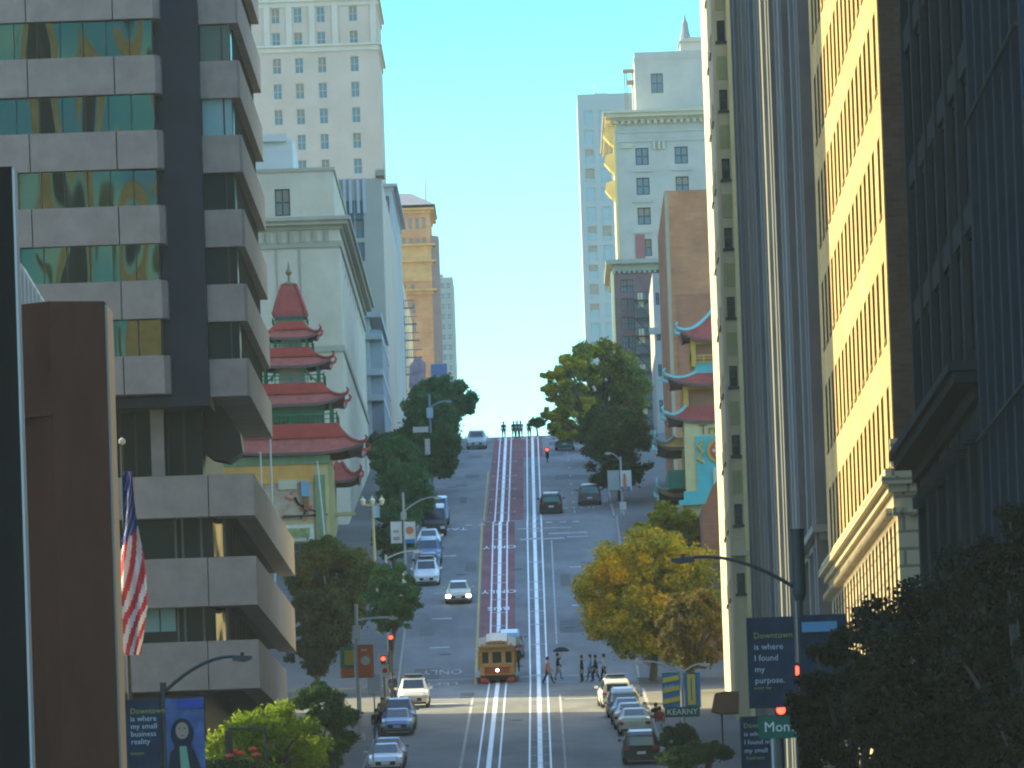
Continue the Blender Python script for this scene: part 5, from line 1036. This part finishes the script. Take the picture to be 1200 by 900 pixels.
for sx in (-1, 1):
    for y in (-1.3, -2.6, -6.0, -7.2): m = MB(); m.lathe([(.28, -.05), (.28, .05)], (sx * .53, y, .28), 16, 'x'); m.build('wheel', mat('iron_wheel', (.06, .05, .05), .6), CC)
# ================================================================ PEOPLE
skin = mat('skin', (.45, .27, .18), .7); hairm = mat('dark_hair', (.03, .02, .015), .8)
CLO = {k: mat('cloth_' + k, v, .9, .15, 4) for k, v in dict(black=(.015, .016, .02), navy=(.03, .045, .09), pink=(.5, .2, .17), blue=(.2, .35, .55), grey=(.2, .2, .2), white=(.6, .6, .58), red=(.4, .06, .05), denim=(.06, .09, .15), khaki=(.3, .24, .15)).items()}
def body_mesh(stride=.0, armswing=.0, arm_up=0.0, h=1.7):
    s = h / 1.7; me = bpy.data.meshes.new('sk'); P = []; E = []; Rr = []
    def v(p, r, parent=None):
        P.append(Vector((p[0] * 1.18, p[1] * 1.1, p[2])) * s); Rr.append(r * s * 1.25)
        if parent is not None: E.append((parent, len(P) - 1))
        return len(P) - 1
    pel = v((0, 0, .92), .135); wa = v((0, 0, 1.08), .115, pel); ch = v((0, 0, 1.28), .145, wa); nk = v((0, .01, 1.44), .06, ch); hd = v((0, .025, 1.54), .085, nk); hd2 = v((0, .02, 1.63), .08, hd)
    for sx in (-1, 1):
        st = stride * sx; hip = v((sx * .1, 0, .87), .1, pel); kn = v((sx * .1, st * .5 + .03, .48), .062, hip); an = v((sx * .1, st - .02, .09), .042, kn); v((sx * .11, st + .12, .045), .04, an)
        a = -armswing * sx; sh = v((sx * .18, 0, 1.36), .06, ch)
        if arm_up and sx > 0: el = v((sx * .3, .12, 1.3), .042, sh); wr = v((sx * .3, .2, 1.55), .032, el); v((sx * .3, .22, 1.64), .035, wr)
        else: el = v((sx * .215, a * .4 - .02, 1.1), .042, sh); wr = v((sx * .205, a + .06, .87), .03, el); v((sx * .2, a + .08, .78), .035, wr)
    me.from_pydata([tuple(p) for p in P], E, []); o = bpy.data.objects.new('sk', me); COL.objects.link(o); sk = o.modifiers.new('s', 'SKIN'); 
    lay = me.skin_vertices[0] if me.skin_vertices else None
    if lay is None: me.attributes.new('skin', 'FLOAT2', 'POINT'); 
    for i, r in enumerate(Rr): me.skin_vertices[0].data[i].radius = (r, r * (.8 if i in (1, 2) else 1))
    me.skin_vertices[0].data[0].use_root = True
    su = o.modifiers.new('u', 'SUBSURF'); su.levels = su.render_levels = 1
    dg = bpy.context.evaluated_depsgraph_get(); out = bpy.data.meshes.new_from_object(o.evaluated_get(dg)); bpy.data.objects.remove(o); return out
BODY = {}
def person(label, x, y, rz, top, legs, stride=.25, arm_up=0, z=None, group=None, hair=True):
    key = (stride, arm_up, top, legs)
    try: 
        if key not in BODY:
            me = body_mesh(stride, stride * .7, arm_up); me.materials.clear()
            for k in (skin, CLO[top], CLO[legs], trimb): me.materials.append(k)
            for p in me.polygons:
                c = p.center; zz_ = c.z; hand = abs(c.x) > .185 and zz_ < .86 or (arm_up and c.x > .24 and zz_ > 1.57)
                p.material_index = 0 if (zz_ > 1.44 or hand) else 1 if zz_ > .9 or abs(c.x) > .21 else 3 if zz_ < .1 else 2; p.use_smooth = True
            me.name = 'body'; BODY[key] = me
        me = BODY[key]
    except Exception as ex: print('BODY FAIL', ex); raise
    t = thing('person', label, 'person', (x, y, (g(y) if z is None else z) + .0), group); t.rotation_euler = (0, 0, rz)
    b = bpy.data.objects.new('body', me); COL.objects.link(b); b.parent = t
    if hair: m = MB(); m.lathe([(.02, .12), (.075, .1), (.1, .03), (.1, -.04), (.085, -.1)], (0, -.0, 1.64), 12); m.build('hair', hairm, t, smooth=True)
    return t
GP = 'people crossing the lower intersection'
person('person in a pink top striding across beside the right track', ax(642, 790, 548), 548, R(-90), 'pink', 'black', .32, group=GP)
p1 = person('person with a dark umbrella behind the one in pink', ax(654, 790, 553), 553, R(-90), 'black', 'grey', .2, 1, group=GP)
UM = thing('umbrella', 'small dark umbrella held over the pedestrian behind the one in pink', 'umbrella', (p1.location.x + .25, p1.location.y - .3, p1.location.z + 1.6)); m = MB(); m.lathe([(.55, .22), (.5, .32), (.3, .46), (.02, .52)], n=12); m.build('canopy', CLO['black'], UM); m = MB(); m.tube([(0, 0, -.12), (0, 0, .5)], .015, 5); m.build('shaft', dark_metal, UM)
person('short person in black standing alone in the right lane crossing', ax(682, 790, 549), 549, R(90), 'black', 'black', .05, group=GP)
person('person in a light blue shirt at the right of the crossing', ax(692, 790, 550), 550, R(90), 'blue', 'denim', .2, group=GP)
person('tall person in a long dark coat right of the blue shirt', ax(698, 790, 549), 549, R(90), 'black', 'navy', .25, group=GP)
person('person in a white top nearest the parked white car', ax(708, 790, 550.5), 550.5, R(90), 'white', 'black', .2, group=GP)
person('person in black leaning off the right side step of the cable car', -1.33 + 1.27, 554.5, R(180), 'black', 'black', .05, z=g(554.5) + .42)
person('person in navy standing on the pavement behind the red traffic light', ax(460, 790, 526), 526, R(180), 'navy', 'black', .05)
person('person in dark clothes walking on the left pavement behind the white signs', ax(441, 840, 470), 470, R(180), 'black', 'denim', .25, z=g(470) + .14)
person('person in khaki beside the dark walker on the left pavement', ax(447, 800, 486), 486, R(180), 'khaki', 'navy', .2, z=g(486) + .14)
person('person in a red top on the right pavement by the yellow and blue banners', ax(773, 835, 474), 474, 0, 'red', 'white', .2, z=g(466) + .14)
person('person in black walking up the right pavement', ax(768, 815, 486), 486, 0, 'black', 'black', .25, z=g(474) + .14)
GC = 'people on the hill crest'
for u, c, l, a in ((590, 'navy', 'person alone at the left of the hill crest', 0), (602, 'black', 'dark figure left in the crest group', 0), (606, 'denim', 'figure in denim at the middle of the crest group', 0), (610, 'grey', 'person with raised arm in the crest group', 1), (620, 'black', 'dark figure right of the tracks on the crest', 0)):
    person(l, ax(u, 500, 862), 862 + (u % 3), R(180), c, 'black', .15, a, group=GC)
t_ = treepx('round_bush', 'round dull green bush at the right of the hill crest', 630, 489, 512, 10, 868, dark_leaf, n=3500, ls=.15, seed=71, nc=24, cs=1.5, trunk_r=.1); t_['category'] = 'bush'
# ================================================================ STREET FURNITURE
ban_blue = mat('dark_blue_banner', (.007, .016, .04), .7, .3, .8, col2=(.015, .05, .09)); bt = mat('banner_white_text', (.45, .5, .55), .7); byl = mat('banner_olive_text', (.3, .3, .08), .7)
orange_b = mat('orange_banner', (.62, .15, .05), .7, .08, 1); cyan_b = mat('bright_blue_banner', (.05, .2, .42), .7, .15, 1.5); yel = mat('banner_yellow', (.7, .55, .06), .7); white_b = mat('white_banner', (.6, .6, .56), .7, .1, 2)
sgreen = mat('sign_green', (.008, .1, .07), .6); sigred = mat('red_signal_lens', (1, .04, .02), .3, emit=3); sigoff = mat('unlit_lens', (.03, .03, .03), .3); sighood = mat('signal_housing', (.02, .022, .02), .5)
def lamp(label, u, vtop, Y, tip, dm, r=.1, z0=None, group='street lamps', thick=None, box=None, boxm=None):
    x = ax(u, vtop, Y); zg = g(Y) + .14; h = hz(u, vtop, Y) - zg; t = thing('street_lamp', label, 'street lamp', (x, Y, zg), group)
    m = MB(); m.tube([(0, 0, 0), (0, 0, h)], r, 10, r * .8); m.lathe([(r * 2, 0), (r * 2, .25), (r * 1.2, .45)], n=12); m.build('pole', dm, t)
    if tip:
        for tu, tv, a0 in tip:
            q = at(tu, tv, Y) - Vector((x, Y, zg)); z0_ = hz(u, a0, Y) - zg; s0 = Vector((0, 0, z0_)); e = Vector((q.x, 0, q.z)); mid = s0 + (e - s0) * .5 + Vector((0, 0, abs(e.x) * .1)); pts = [s0.lerp(mid, k / 3) for k in range(3)]
            P = []; 
            for k in range(9): w = k / 8; P.append(s0 * (1 - w) ** 2 + (s0 + (e - s0) * .55 + Vector((0, 0, (e.z - s0.z) * .55 + abs(e.x) * .05))) * 2 * w * (1 - w) + e * w * w)
            m = MB(); m.tube(P, r * .5, 8, r * .4); arm = m.build('arm', dm, t)
            sg = 1 if e.x > 0 else -1; L = max(.5, abs(e.x) * .2); m = MB(); m.prism([(e.x - sg * L * .5, e.z + .04), (e.x + sg * L * .5, e.z + .02), (e.x + sg * L * .5, e.z - .06), (e.x + sg * L * .1, e.z - .13), (e.x - sg * L * .5, e.z - .09)][::sg], 'xz', -.14, .14); m.lathe([(.05, .03), (.05, .12)], (e.x, 0, e.z), 8); m.build('lamp_head', dm, arm)
    if box:
        v0, v1, w = box; m = MB(); m.box(-w, w, -w, w, hz(u, v1, Y) - zg, hz(u, v0, Y) - zg); m.build('control_box', boxm or dm, t)
    if thick:
        v0, v1 = thick; m = MB(); m.lathe([(r * 1.2, hz(u, v1, Y) - zg), (r * 1.75, hz(u, v1 - 8, Y) - zg), (r * 1.75, hz(u, v0 + 2, Y) - zg), (r * 1.9, hz(u, v0 + 2, Y) - zg), (r * 1.9, hz(u, v0, Y) - zg)], n=14); m.build('antenna_shroud', dm, t)
    return t
def banner(label, u0, u1, v0, v1, Y, m0, group='banners on the lamp posts', name='banner', arms=True):
    x0, x1 = ax(u0, (v0 + v1) / 2, Y), ax(u1, (v0 + v1) / 2, Y); um = (u0 + u1) / 2; z1, z0 = hz(um, v0, Y), hz(um, v1, Y); t = thing(name, label, 'banner', (x0, Y - .12, z0), group)
    w, h = x1 - x0, z1 - z0; m = MB(); N = 8
    for k in range(N): a, b = k / N, (k + 1) / N; f = lambda s: .04 * math.sin(s * 3.1) ; m.q((w * a, f(a), 0), (w * b, f(b), 0), (w * b, f(b), h), (w * a, f(a), h)); m.q((w * a, f(a) + .015, h), (w * b, f(b) + .015, h), (w * b, f(b) + .015, 0), (w * a, f(a) + .015, 0))
    m.build('cloth', m0, t)
    m = MB(); m.tube([(0, .03, h), (w, .03, h)], .02, 5); m.tube([(0, .03, 0), (w, .03, 0)], .02, 5); m.build('bracket_rod', dark_metal, t)
    return t, w, h
def btext(t, w, h, lines, size, m0, top=.78, dx=.12, dy=.13, name='lettering'):
    for i, l in enumerate(lines):
        mm = m0
        if isinstance(l, tuple): l, mm = l
        textmesh(l, size * h, mm, t, (w * dx, -.03, h * (top - dy * i)), (R(90), 0, 0), align='LEFT', depth=.004)
def face(t, w, h, m_hair, m_top):
    m = MB(); m.lathe([(0, 0), (w * .3, .0), (w * .3, .012), (0, .014)], (0, 0, 0), 20, 'y'); o = m.build('printed_hair', m_hair, t); o.location = (w * .42, -.03, h * .52); o.scale = (1.0, 1, 1.35)
    m = MB(); m.lathe([(0, 0), (w * .17, .0), (w * .17, .01), (0, .012)], (0, 0, 0), 20, 'y'); o = m.build('printed_face', mat('printed_face', (.3, .22, .17), .7), t); o.location = (w * .42, -.05, h * .56); o.scale = (1, 1, 1.3)
    m = MB()
    for sx in (.35, .49): m.box(w * sx - w * .03, w * sx + w * .03, -.066, -.064, h * .585, h * .6)
    m.box(w * .38, w * .47, -.066, -.064, h * .485, h * .495); m.build('printed_features', m_hair, t)
    m = MB(); m.box(w * .2, w * .3, -.045, -.04, h * .33, h * .5); m.box(w * .54, w * .65, -.045, -.04, h * .33, h * .52); m.build('printed_locks', m_hair, t)
    m = MB(); m.prism([(w * .02, .02), (w * .9, .02), (w * .72, h * .3), (w * .55, h * .36), (w * .3, h * .36), (w * .1, h * .28)], 'xz', -.07, -.055); m.build('printed_jacket', m_top, t)
    m = MB(); m.prism([(w * .36, .02), (w * .6, .02), (w * .52, h * .35), (w * .34, h * .35)], 'xz', -.085, -.072); m.build('printed_shirt', mat('printed_shirt', (.16, .3, .2), .7), t)
# near left
lamp('dark near street lamp with its arm over the podium, bottom left', 191, 800, 220, [(284, 770, 812)], dark_metal, .1)
t, w, h = banner('dark blue banner lettered about a small business, left of the near left lamp', 148, 188, 820, 905, 220, ban_blue); btext(t, w, h, [('Downtown', byl), 'is where', 'my small', 'business', 'reality'], .105, bt, .84, .14, .105); btext(t, w, h, [('became', byl)], .06, byl, .26)
t, w, h = banner('blue banner printed with a long-haired portrait, right of the near left lamp', 195, 240, 818, 905, 220, mat('portrait_blue', (.04, .07, .2), .7, .3, 1.2, col2=(.1, .17, .34))); face(t, w, h, mat('printed_dark_hair', (.01, .02, .04), .8), mat('printed_black_jacket', (.012, .02, .03), .8))
m = MB(); m.box(w * .3, w * .98, -.045, -.035, h * .86, h * .98); m.build('printed_header', mat('printed_header', (.03, .06, .3), .7), t)
# flag poles and flag
FP = thing('flagpole', 'flagpole carrying the drooping striped flag', 'flagpole', (ax(152, 800, 300), 300, g(300) + .14), 'flagpoles by the brown pylon'); hh = hz(146, 522, 300) - FP.location.z; m = MB(); m.tube([(0, 0, 0), (-.02, 0, hh)], .09, 8, .05); m.build('pole', dark_metal, FP); m = MB(); m.lathe([(0, hh), (.12, hh + .08), (.12, hh + .2), (0, hh + .3)], n=10); m.build('ball_finial', grey_metal, FP)
FP2 = copy_tree(FP, label='bare flagpole closest to the brown pylon'); FP2.location.x = ax(135.5, 750, 300); FP2.location.y = 301
def flag(label, uc, v0, v1, w_m, Y, striped=True):
    t = thing('flag', label, 'flag', (ax(uc, v0, Y), Y - .15, hz(uc, v0, Y))); H = hz(uc, v0, Y) - hz(uc, v1, Y); NX, NZ = 30, 60; m = MB(); cols = {}
    def P(i, k):
        s, q = i / NX, k / NZ; wdt = w_m * (.35 + .65 * min(1, q * 2.2)) * (1 - .25 * max(0, q - .8) / .2)
        x = (s - .38) * wdt + .07 * math.sin(q * 7 + s * 3) + (.1 - .35 * q * (1 if q > .75 else .2)) * .2; y = .12 * math.sin(s * 9 + q * 5) + .05 * math.sin(s * 17); return (x, y, -H * q)
    for i in range(NX):
        for k in range(NZ):
            s, q = (i + .5) / NX, (k + .5) / NZ
            d = s * 4.2 + q * 9.0 + .5 * math.sin(q * 8)     # stripes fall diagonally on the furled cloth
            if striped:
                star = q < .42 - .12 * s
                m.cur = (3 if (i * 7 + k * 3) % 11 == 0 else 2) if star else (0 if int(d * 1.15) % 2 else 1)
            else: m.cur = 1
            m.q(P(i, k), P(i + 1, k), P(i + 1, k + 1), P(i, k + 1))
    m.build('cloth', [mat('flag_red', (.5, .04, .05), .8), mat('flag_white', (.62, .62, .62), .8), mat('flag_blue', (.03, .05, .2), .8), mat('flag_star', (.5, .52, .58), .8)], t, smooth=True); return t
flag('drooping American flag with stars and stripes left of the granite podium', 148, 553, 768, .85, 300)
flag('plain white furled flag behind the striped flag', 134.5, 580, 790, .3, 301.5, False)
# small signal arm over bushes, bottom left
def signal(label, u, v, Y, lit=True, n=3, pole=True, gname='traffic signals', pos=0, arm=None, hx=.17):
    z = hz(u, v, Y); x = ax(u, v, Y); t = thing('traffic_signal', label, 'traffic signal', (x, Y, g(Y) + .14), gname); dz = z - t.location.z
    m = MB(); m.box(-hx, hx, -.12, .15, dz - .3 * n + .12, dz + .22); hd = m.build('housing', sighood, t, bevel=.03)
    for k in range(n):
        m = MB(); m.lathe([(.0, -.02), (.11, 0), (.12, .02)], (0, -.15, dz - .3 * k), 16, 'y'); m.build('lens', sigred if (k == 0 and lit) else sigoff, hd)
        m = MB(); m.tube([(-.13, -.12, dz - .3 * k), (-.13, -.3, dz - .3 * k + .02)], .015, 4); m.prism([(-.14, dz - .3 * k + .04), (-.1, dz - .3 * k + .14), (.1, dz - .3 * k + .14), (.14, dz - .3 * k + .04), (.1, dz - .3 * k + .12), (-.1, dz - .3 * k + .12)], 'xz', -.3, -.12); m.build('visor', sighood, hd)
    m = MB(); m.tube([(.0, .2, 0), (0, .2, dz + .1)], .06, 8) if not arm else m.tube([(arm, .2, 0), (arm, .2, dz + .3), (0, .2, dz + .3), (0, .2, dz)], .06, 8); m.build('pole', dark_metal, t); return t
signal('unlit dark traffic signal on a bent mast above the lime bush', 268, 862, 372, lit=False, arm=1.6)
signal('red traffic light beside the white parked car on the left kerb', 458, 747, 522)
signal('second traffic signal with a red hand, just left of the red light', 449, 772, 520, lit=True, n=2)
signal('red signal glowing above the green street-name sign, right', 915, 832, 232)
signal('small red signal against the pole of the near right lamp', 933, 786, 226, n=1, hx=.13)
signal('tiny red traffic light at the hilltop by the golden tree', 641, 527, 790)
# left pavement lamps and banners
lamp('tall grey street lamp behind the twin white banners, left pavement', 472, 577, 600, [(513, 583, 600)], grey_metal, .11, box=(600, 609, .2))
t, w, h = banner('faded white banner left of the tall grey lamp', 458, 471, 611, 637, 600, white_b); m = MB(); m.box(w * .2, w * .8, -.05, -.04, h * .15, h * .3); m.box(w * .25, w * .7, -.05, -.04, h * .5, h * .6); m.build('printed_bars', mat('printed_grey', (.3, .3, .3), .8), t)
t, w, h = banner('white banner with an orange roundel right of the tall grey lamp', 474, 487, 611, 637, 600, white_b); m = MB(); m.lathe([(0, 0), (.27, .0), (.27, .012), (0, .014)], (w * .5, -.05, h * .6), 16, 'y'); m.build('printed_roundel', mat('printed_rust', (.5, .2, .1), .8), t); m = MB(); m.box(w * .05, w * .95, -.05, -.04, 0.02, h * .2); m.build('printed_footer', cyan_b, t)
lamp('shorter pale street lamp with a long arm, left pavement below the twin white banners', 452, 650, 565, [(489, 646, 655)], pale_metal, .09)
t, w, h = banner('white banner with orange figures on the shorter pale lamp', 453, 475, 669, 699, 565, white_b); m = MB(); m.prism([(w * .6, h * .2), (w * .85, h * .25), (w * .75, h * .9), (w * .55, h * .7)], 'xz', -.05, -.04); m.prism([(w * .2, h * .35), (w * .45, h * .3), (w * .4, h * .75), (w * .25, h * .8)], 'xz', -.05, -.04); m.build('printed_figures', mat('printed_orange', (.65, .24, .06), .8), t)
lamp('pale lamp post rising from the olive trees with the orange banner', 417, 708, 470, [(461, 724, 728)], pale_metal, .13, box=(733, 748, .22))
t, w, h = banner('green and yellow banner left of the orange one', 399, 415, 758, 794, 470, mat('green_banner', (.06, .22, .12), .7, .2, 2)); m = MB(); m.box(w * .3, w * .98, -.05, -.04, h * .4, h * .88); m.build('printed_block', mat('printed_amber', (.5, .36, .06), .8), t); m = MB(); m.box(0, w, -.05, -.04, 0.02, h * .3); m.build('printed_footer', orange_b, t)
t, w, h = banner('orange banner with a white emblem on the left pavement', 419, 438, 756, 794, 470, orange_b); m = MB(); m.lathe([(.16, 0), (.26, .0), (.26, .012), (.16, .014)], (w * .5, -.05, h * .52), 20, 'y'); m.build('printed_ring', mat('printed_cream', (.6, .55, .45), .8), t); m = MB(); m.box(w * .3, w * .7, -.06, -.05, h * .45, h * .6); m.box(w * .25, w * .6, -.05, -.04, h * .82, h * .87); m.build('printed_bars', MATS['printed_cream'], t)
lamp('far street lamp poking above the dark trees, upper left', 503, 462, 745, [(526, 470, 478)], mat('blue_grey_metal', (.2, .3, .38), .5), .12, box=(478, 490, .28), boxm=mat('pale_blue_box', (.4, .55, .65), .6))
t, w, h = banner('pale banner among the dark trees under the far lamp', 498, 504, 514, 533, 742, white_b)
t, w, h = banner('ragged pale pennant left of the far lamp pole', 484, 502, 500, 507, 741, white_b, name='pennant')
# chinatown lantern lamp
x, Y = ax(438, 640, 585), 585; CL = thing('lantern_post', 'ornate gold twin-lantern lamp post beside the pagoda block', 'street lamp', (x, Y, g(Y) + .14)); h = hz(438, 590, Y) - CL.location.z; gm = mat('pale_gold', (.6, .5, .22), .5)
m = MB(); m.tube([(.1, 0, 0), (0, 0, h)], .13, 8, .08); m.build('pole', gm, CL); m = MB(); m.tube([(-.75, 0, h), (-.3, 0, h - .12), (.3, 0, h - .12), (.75, 0, h)], .06, 6); m.build('crossarm', gm, CL)
for sx in (-.65, 0, .65): m = MB(); m.lathe([(.06, -.28), (.16, -.15), (.17, .02), (.24, .06), (.05, .25), (.02, .4)], (sx, 0, h + .15), 8); m.build('lantern', mat('lantern_glass', (.7, .66, .4), .4), CL)
t, w, h = banner('small pale blue banner hanging from the lantern post', 438, 445, 592, 607, 584.7, mat('pale_blue_banner', (.3, .45, .6), .7))
# pedestrian signs left
for k, (u0, u1, v0, v1, Y, lab) in enumerate(((431, 446, 790, 814, 480, 'blank pale metal sign board on the left pavement below the orange banner'), (447, 456, 779, 793, 500, 'small white turn restriction sign under the red hand'))):
    t = thing('street_sign', lab, 'sign', (ax((u0 + u1) / 2, v1, Y), Y, g(Y) + .14)); dz = hz(u0, v1, Y) - t.location.z; dz1 = hz(u0, v0, Y) - t.location.z; w = (u1 - u0) * Y / F; m = MB(); m.box(-w / 2, w / 2, -.05, -.03, dz, dz1); m.build('panel', white_b, t); m = MB(); m.tube([(0, 0, 0), (0, 0, dz1)], .045, 6); m.build('post', grey_metal, t)
    if k: m = MB(); m.lathe([(.1, 0), (.15, .0), (.15, .01), (.1, .012)], (0, -.07, (dz + dz1) / 2), 14, 'y'); m.build('printed_ring', sigred if False else mat('sign_red', (.5, .03, .03), .6), t)
# right side
lamp('near dark street lamp with a thick shroud and a long arm, right', 934, 620, 222, [(800, 655, 692)], dark_metal, .1, thick=(620, 704))
BN = 'dark blue banners on the near right lamp'
t, w, h = banner('dark blue banner lettered about finding something, left of the near right lamp', 876, 932, 724, 829, 222, ban_blue, BN); btext(t, w, h, [('Downtown', byl), 'is where', 'I found', 'my', 'purpose.'], .095, bt, .8, .14, .125)
btext(t, w, h, [('every day', byl)], .05, byl, .22)
t, w, h = banner('dark blue banner with a pale top band, right of the near right lamp', 938, 993, 721, 829, 222, ban_blue, BN); m = MB(); m.box(w * .05, w * .8, -.06, -.05, h * .82, h * .93); m.build('printed_header', mat('printed_pale_blue', (.1, .25, .4), .8), t)
t, w, h = banner('lowest dark banner with white text, below the street-name sign', 868, 908, 840, 905, 224, ban_blue, BN); btext(t, w, h, [('Downtown', byl), 'is where', 'I found my', 'my small'], .12, bt, .84, .1, .15); btext(t, w, h, [('business', byl)], .1, byl, .26, .15)
# street-name signs
def namesign(label, word, u0, u1, v0, v1, Y, size, post=None, align='LEFT', dx=.06):
    x0, x1 = ax(u0, v0, Y), ax(u1, v0, Y); z0, z1 = hz(u0, v1, Y), hz(u0, v0, Y); t = thing('street_name_sign', label, 'sign', (x0, Y, z0)); w, h = x1 - x0, z1 - z0
    m = MB(); m.box(0, w, 0, .03, 0, h); m.build('panel', sgreen, t); textmesh(word, size, mat('sign_white', (.6, .66, .64), .5), t, (w * dx, -.01, h * .5), (R(90), 0, 0), align=align, depth=.003)
    if post: m = MB(); m.tube([(w * post, .06, -z0 + g(Y)), (w * post, .06, h)], .06, 8); m.build('post', grey_metal, t)
    return t
namesign('large green sign reading Montgomery, half hidden by the dark tree', 'Montgomery', 888, 1002, 840, 866, 221, .37, .15)
lamp('pale street lamp above the green Kearny sign, right kerb', 799, 785, 424, [(747, 776, 789), (826, 778, 789)], pale_metal, .09)
t, w, h = banner('bright blue banner with slanted yellow bars, left of the right kerb lamp', 776, 797, 789, 829, 423.5, cyan_b); m = MB()
for q in (.1, .42, .72): m.prism([(w * .05, h * q), (w * .95, h * (q + .08)), (w * .95, h * (q + .22)), (w * .05, h * (q + .14))], 'xz', -.05, -.04)
m.build('printed_bars', yel, t); textmesh('APE', .32, bt, t, (w * .1, -.07, h * .58), (R(90), 0, R(0)), align='LEFT')
t, w, h = banner('bright blue banner with an upright yellow block, right of the right kerb lamp', 802, 821, 789, 829, 423.5, cyan_b); m = MB(); m.box(w * .2, w * .68, -.05, -.04, h * .08, h * .97); m.build('printed_block', yel, t)
m = MB(); m.box(w * .38, w * .48, -.07, -.06, h * .2, h * .85); m.build('printed_line', cyan_b, t)
namesign('green sign reading Kearny on the right kerb', 'KEARNY', 779, 820, 829, 841, 423, .4)
lamp('distant lamp post with twin banners in front of the dark tree, right pavement', 727, 535, 680, [(712, 531, 540)], grey_metal, .09)
t, w, h = banner('greyish banner left of the distant right lamp post', 712, 726, 551, 575, 679.7, mat('grey_banner', (.32, .36, .34), .7, .1, 2))
t, w, h = banner('white banner with a coloured portrait right of the distant right lamp post', 727, 740, 551, 575, 679.7, white_b); m = MB(); m.prism([(w * .2, .05), (w * .55, .05), (w * .5, h * .8), (w * .3, h * .85)], 'xz', -.05, -.04); m.build('printed_figure', mat('printed_rust', (.5, .2, .1)), t); m = MB(); m.box(w * .05, w * .9, -.045, -.035, .02, h * .2); m.build('printed_footer', cyan_b, t)
t = thing('street_sign', 'small white square sign low on the right kerb by the dark tree', 'sign', (ax(731, 620, 678), 678, g(678) + .14)); m = MB(); m.box(-.26, .26, -.03, 0, .5, 1.1); m.build('panel', white_b, t); m = MB(); m.tube([(0, .03, 0), (0, .03, 1.1)], .04, 6); m.build('post', grey_metal, t)
for lab, u, v, tu in (('pale lamp head and arm showing through the autumn tree', 742, 676, 718), ('small far lamp arm crossing the green and gold tree', 722, 508, 694)):
    Yl = 560 if u == 742 else 800; lamp(lab, u, v, Yl, [(tu, v + 2, v + 6)], pale_metal, .07)
# wires across the right pagoda side
# ================================================================ LIGHT, SKY, AIR
az, el = R(30), R(30)       # sun from the left, swung 30 degrees up the street
sd = Vector((-math.cos(az) * math.cos(el), math.sin(az) * math.cos(el), math.sin(el)))
sl = bpy.data.lights.new('sun', 'SUN'); sl.energy = 4.8; sl.angle = R(.53); sl.color = (1, .84, .42); so = bpy.data.objects.new('sun', sl); COL.objects.link(so); so.location = (0, 300, 300); so.rotation_euler = sd.to_track_quat('Z', 'Y').to_euler()
W = bpy.data.worlds.new('World'); S.world = W; W.use_nodes = True; n = W.node_tree.nodes; l = W.node_tree.links
sky = n.new('ShaderNodeTexSky'); sky.sky_type = 'NISHITA'; sky.sun_disc = False; sky.sun_elevation = el; sky.sun_rotation = math.atan2(sd.x, sd.y); sky.air_density = 1.0; sky.dust_density = .3; sky.ozone_density = 3.0
mx = n.new('ShaderNodeVectorMath'); mx.operation = 'MULTIPLY'; tcw = n.new('ShaderNodeTexCoord'); spx = n.new('ShaderNodeSeparateXYZ'); l.new(tcw.outputs['Generated'], spx.inputs[0])
rp = n.new('ShaderNodeValToRGB'); l.new(spx.outputs[2], rp.inputs['Fac']); E_ = rp.color_ramp.elements
E_[0].position = .055; E_[0].color = (.26, .45, .42, 1); E_[1].position = .32; E_[1].color = (.8, .82, .76, 1)
e_ = E_.new(.115); e_.color = (.075, .37, .39, 1); e_ = E_.new(.16); e_.color = (.2, .4, .43, 1)
sc = n.new('ShaderNodeVectorMath'); sc.operation = 'SCALE'; sc.inputs['Scale'].default_value = 2.0; l.new(rp.outputs[0], sc.inputs[0]); l.new(sc.outputs[0], mx.inputs[1]); l.new(sky.outputs[0], mx.inputs[0]); l.new(mx.outputs[0], n['Background'].inputs['Color']); n['Background'].inputs['Strength'].default_value = .125
m = MB(); m.box(-1000, 1000, -450, 2500, -6, 240); hzo = m.build('haze', None or mat('tmp', (1, 1, 1))); hzo.data.materials.clear(); hm = bpy.data.materials.new('haze_air'); hm.use_nodes = True; nn = hm.node_tree.nodes; nn.clear()
ou = nn.new('ShaderNodeOutputMaterial'); pv = nn.new('ShaderNodeVolumePrincipled'); pv.inputs['Color'].default_value = (.85, .96, .95, 1); pv.inputs['Density'].default_value = .00006; pv.inputs['Anisotropy'].default_value = .3; hm.node_tree.links.new(pv.outputs[0], ou.inputs['Volume']); hzo.data.materials.append(hm); tag(hzo, 'thin pale blue haze filling the street', None, None, 'stuff')
S.view_settings.view_transform = 'Standard'; S.view_settings.look = 'None'; S.view_settings.gamma = 1; S.view_settings.exposure = 1.55
S.cycles.use_denoising = True; S.cycles.filter_width = 2.1
try: S.cycles.denoiser = 'OPENIMAGEDENOISE'
except Exception: pass
S.cycles.max_bounces = 6; S.cycles.diffuse_bounces = 3; S.cycles.glossy_bounces = 3; S.cycles.transmission_bounces = 2; S.cycles.volume_bounces = 0; S.cycles.transparent_max_bounces = 4
S.cycles.sample_clamp_indirect = 4; S.cycles.caustics_reflective = False; S.cycles.caustics_refractive = False
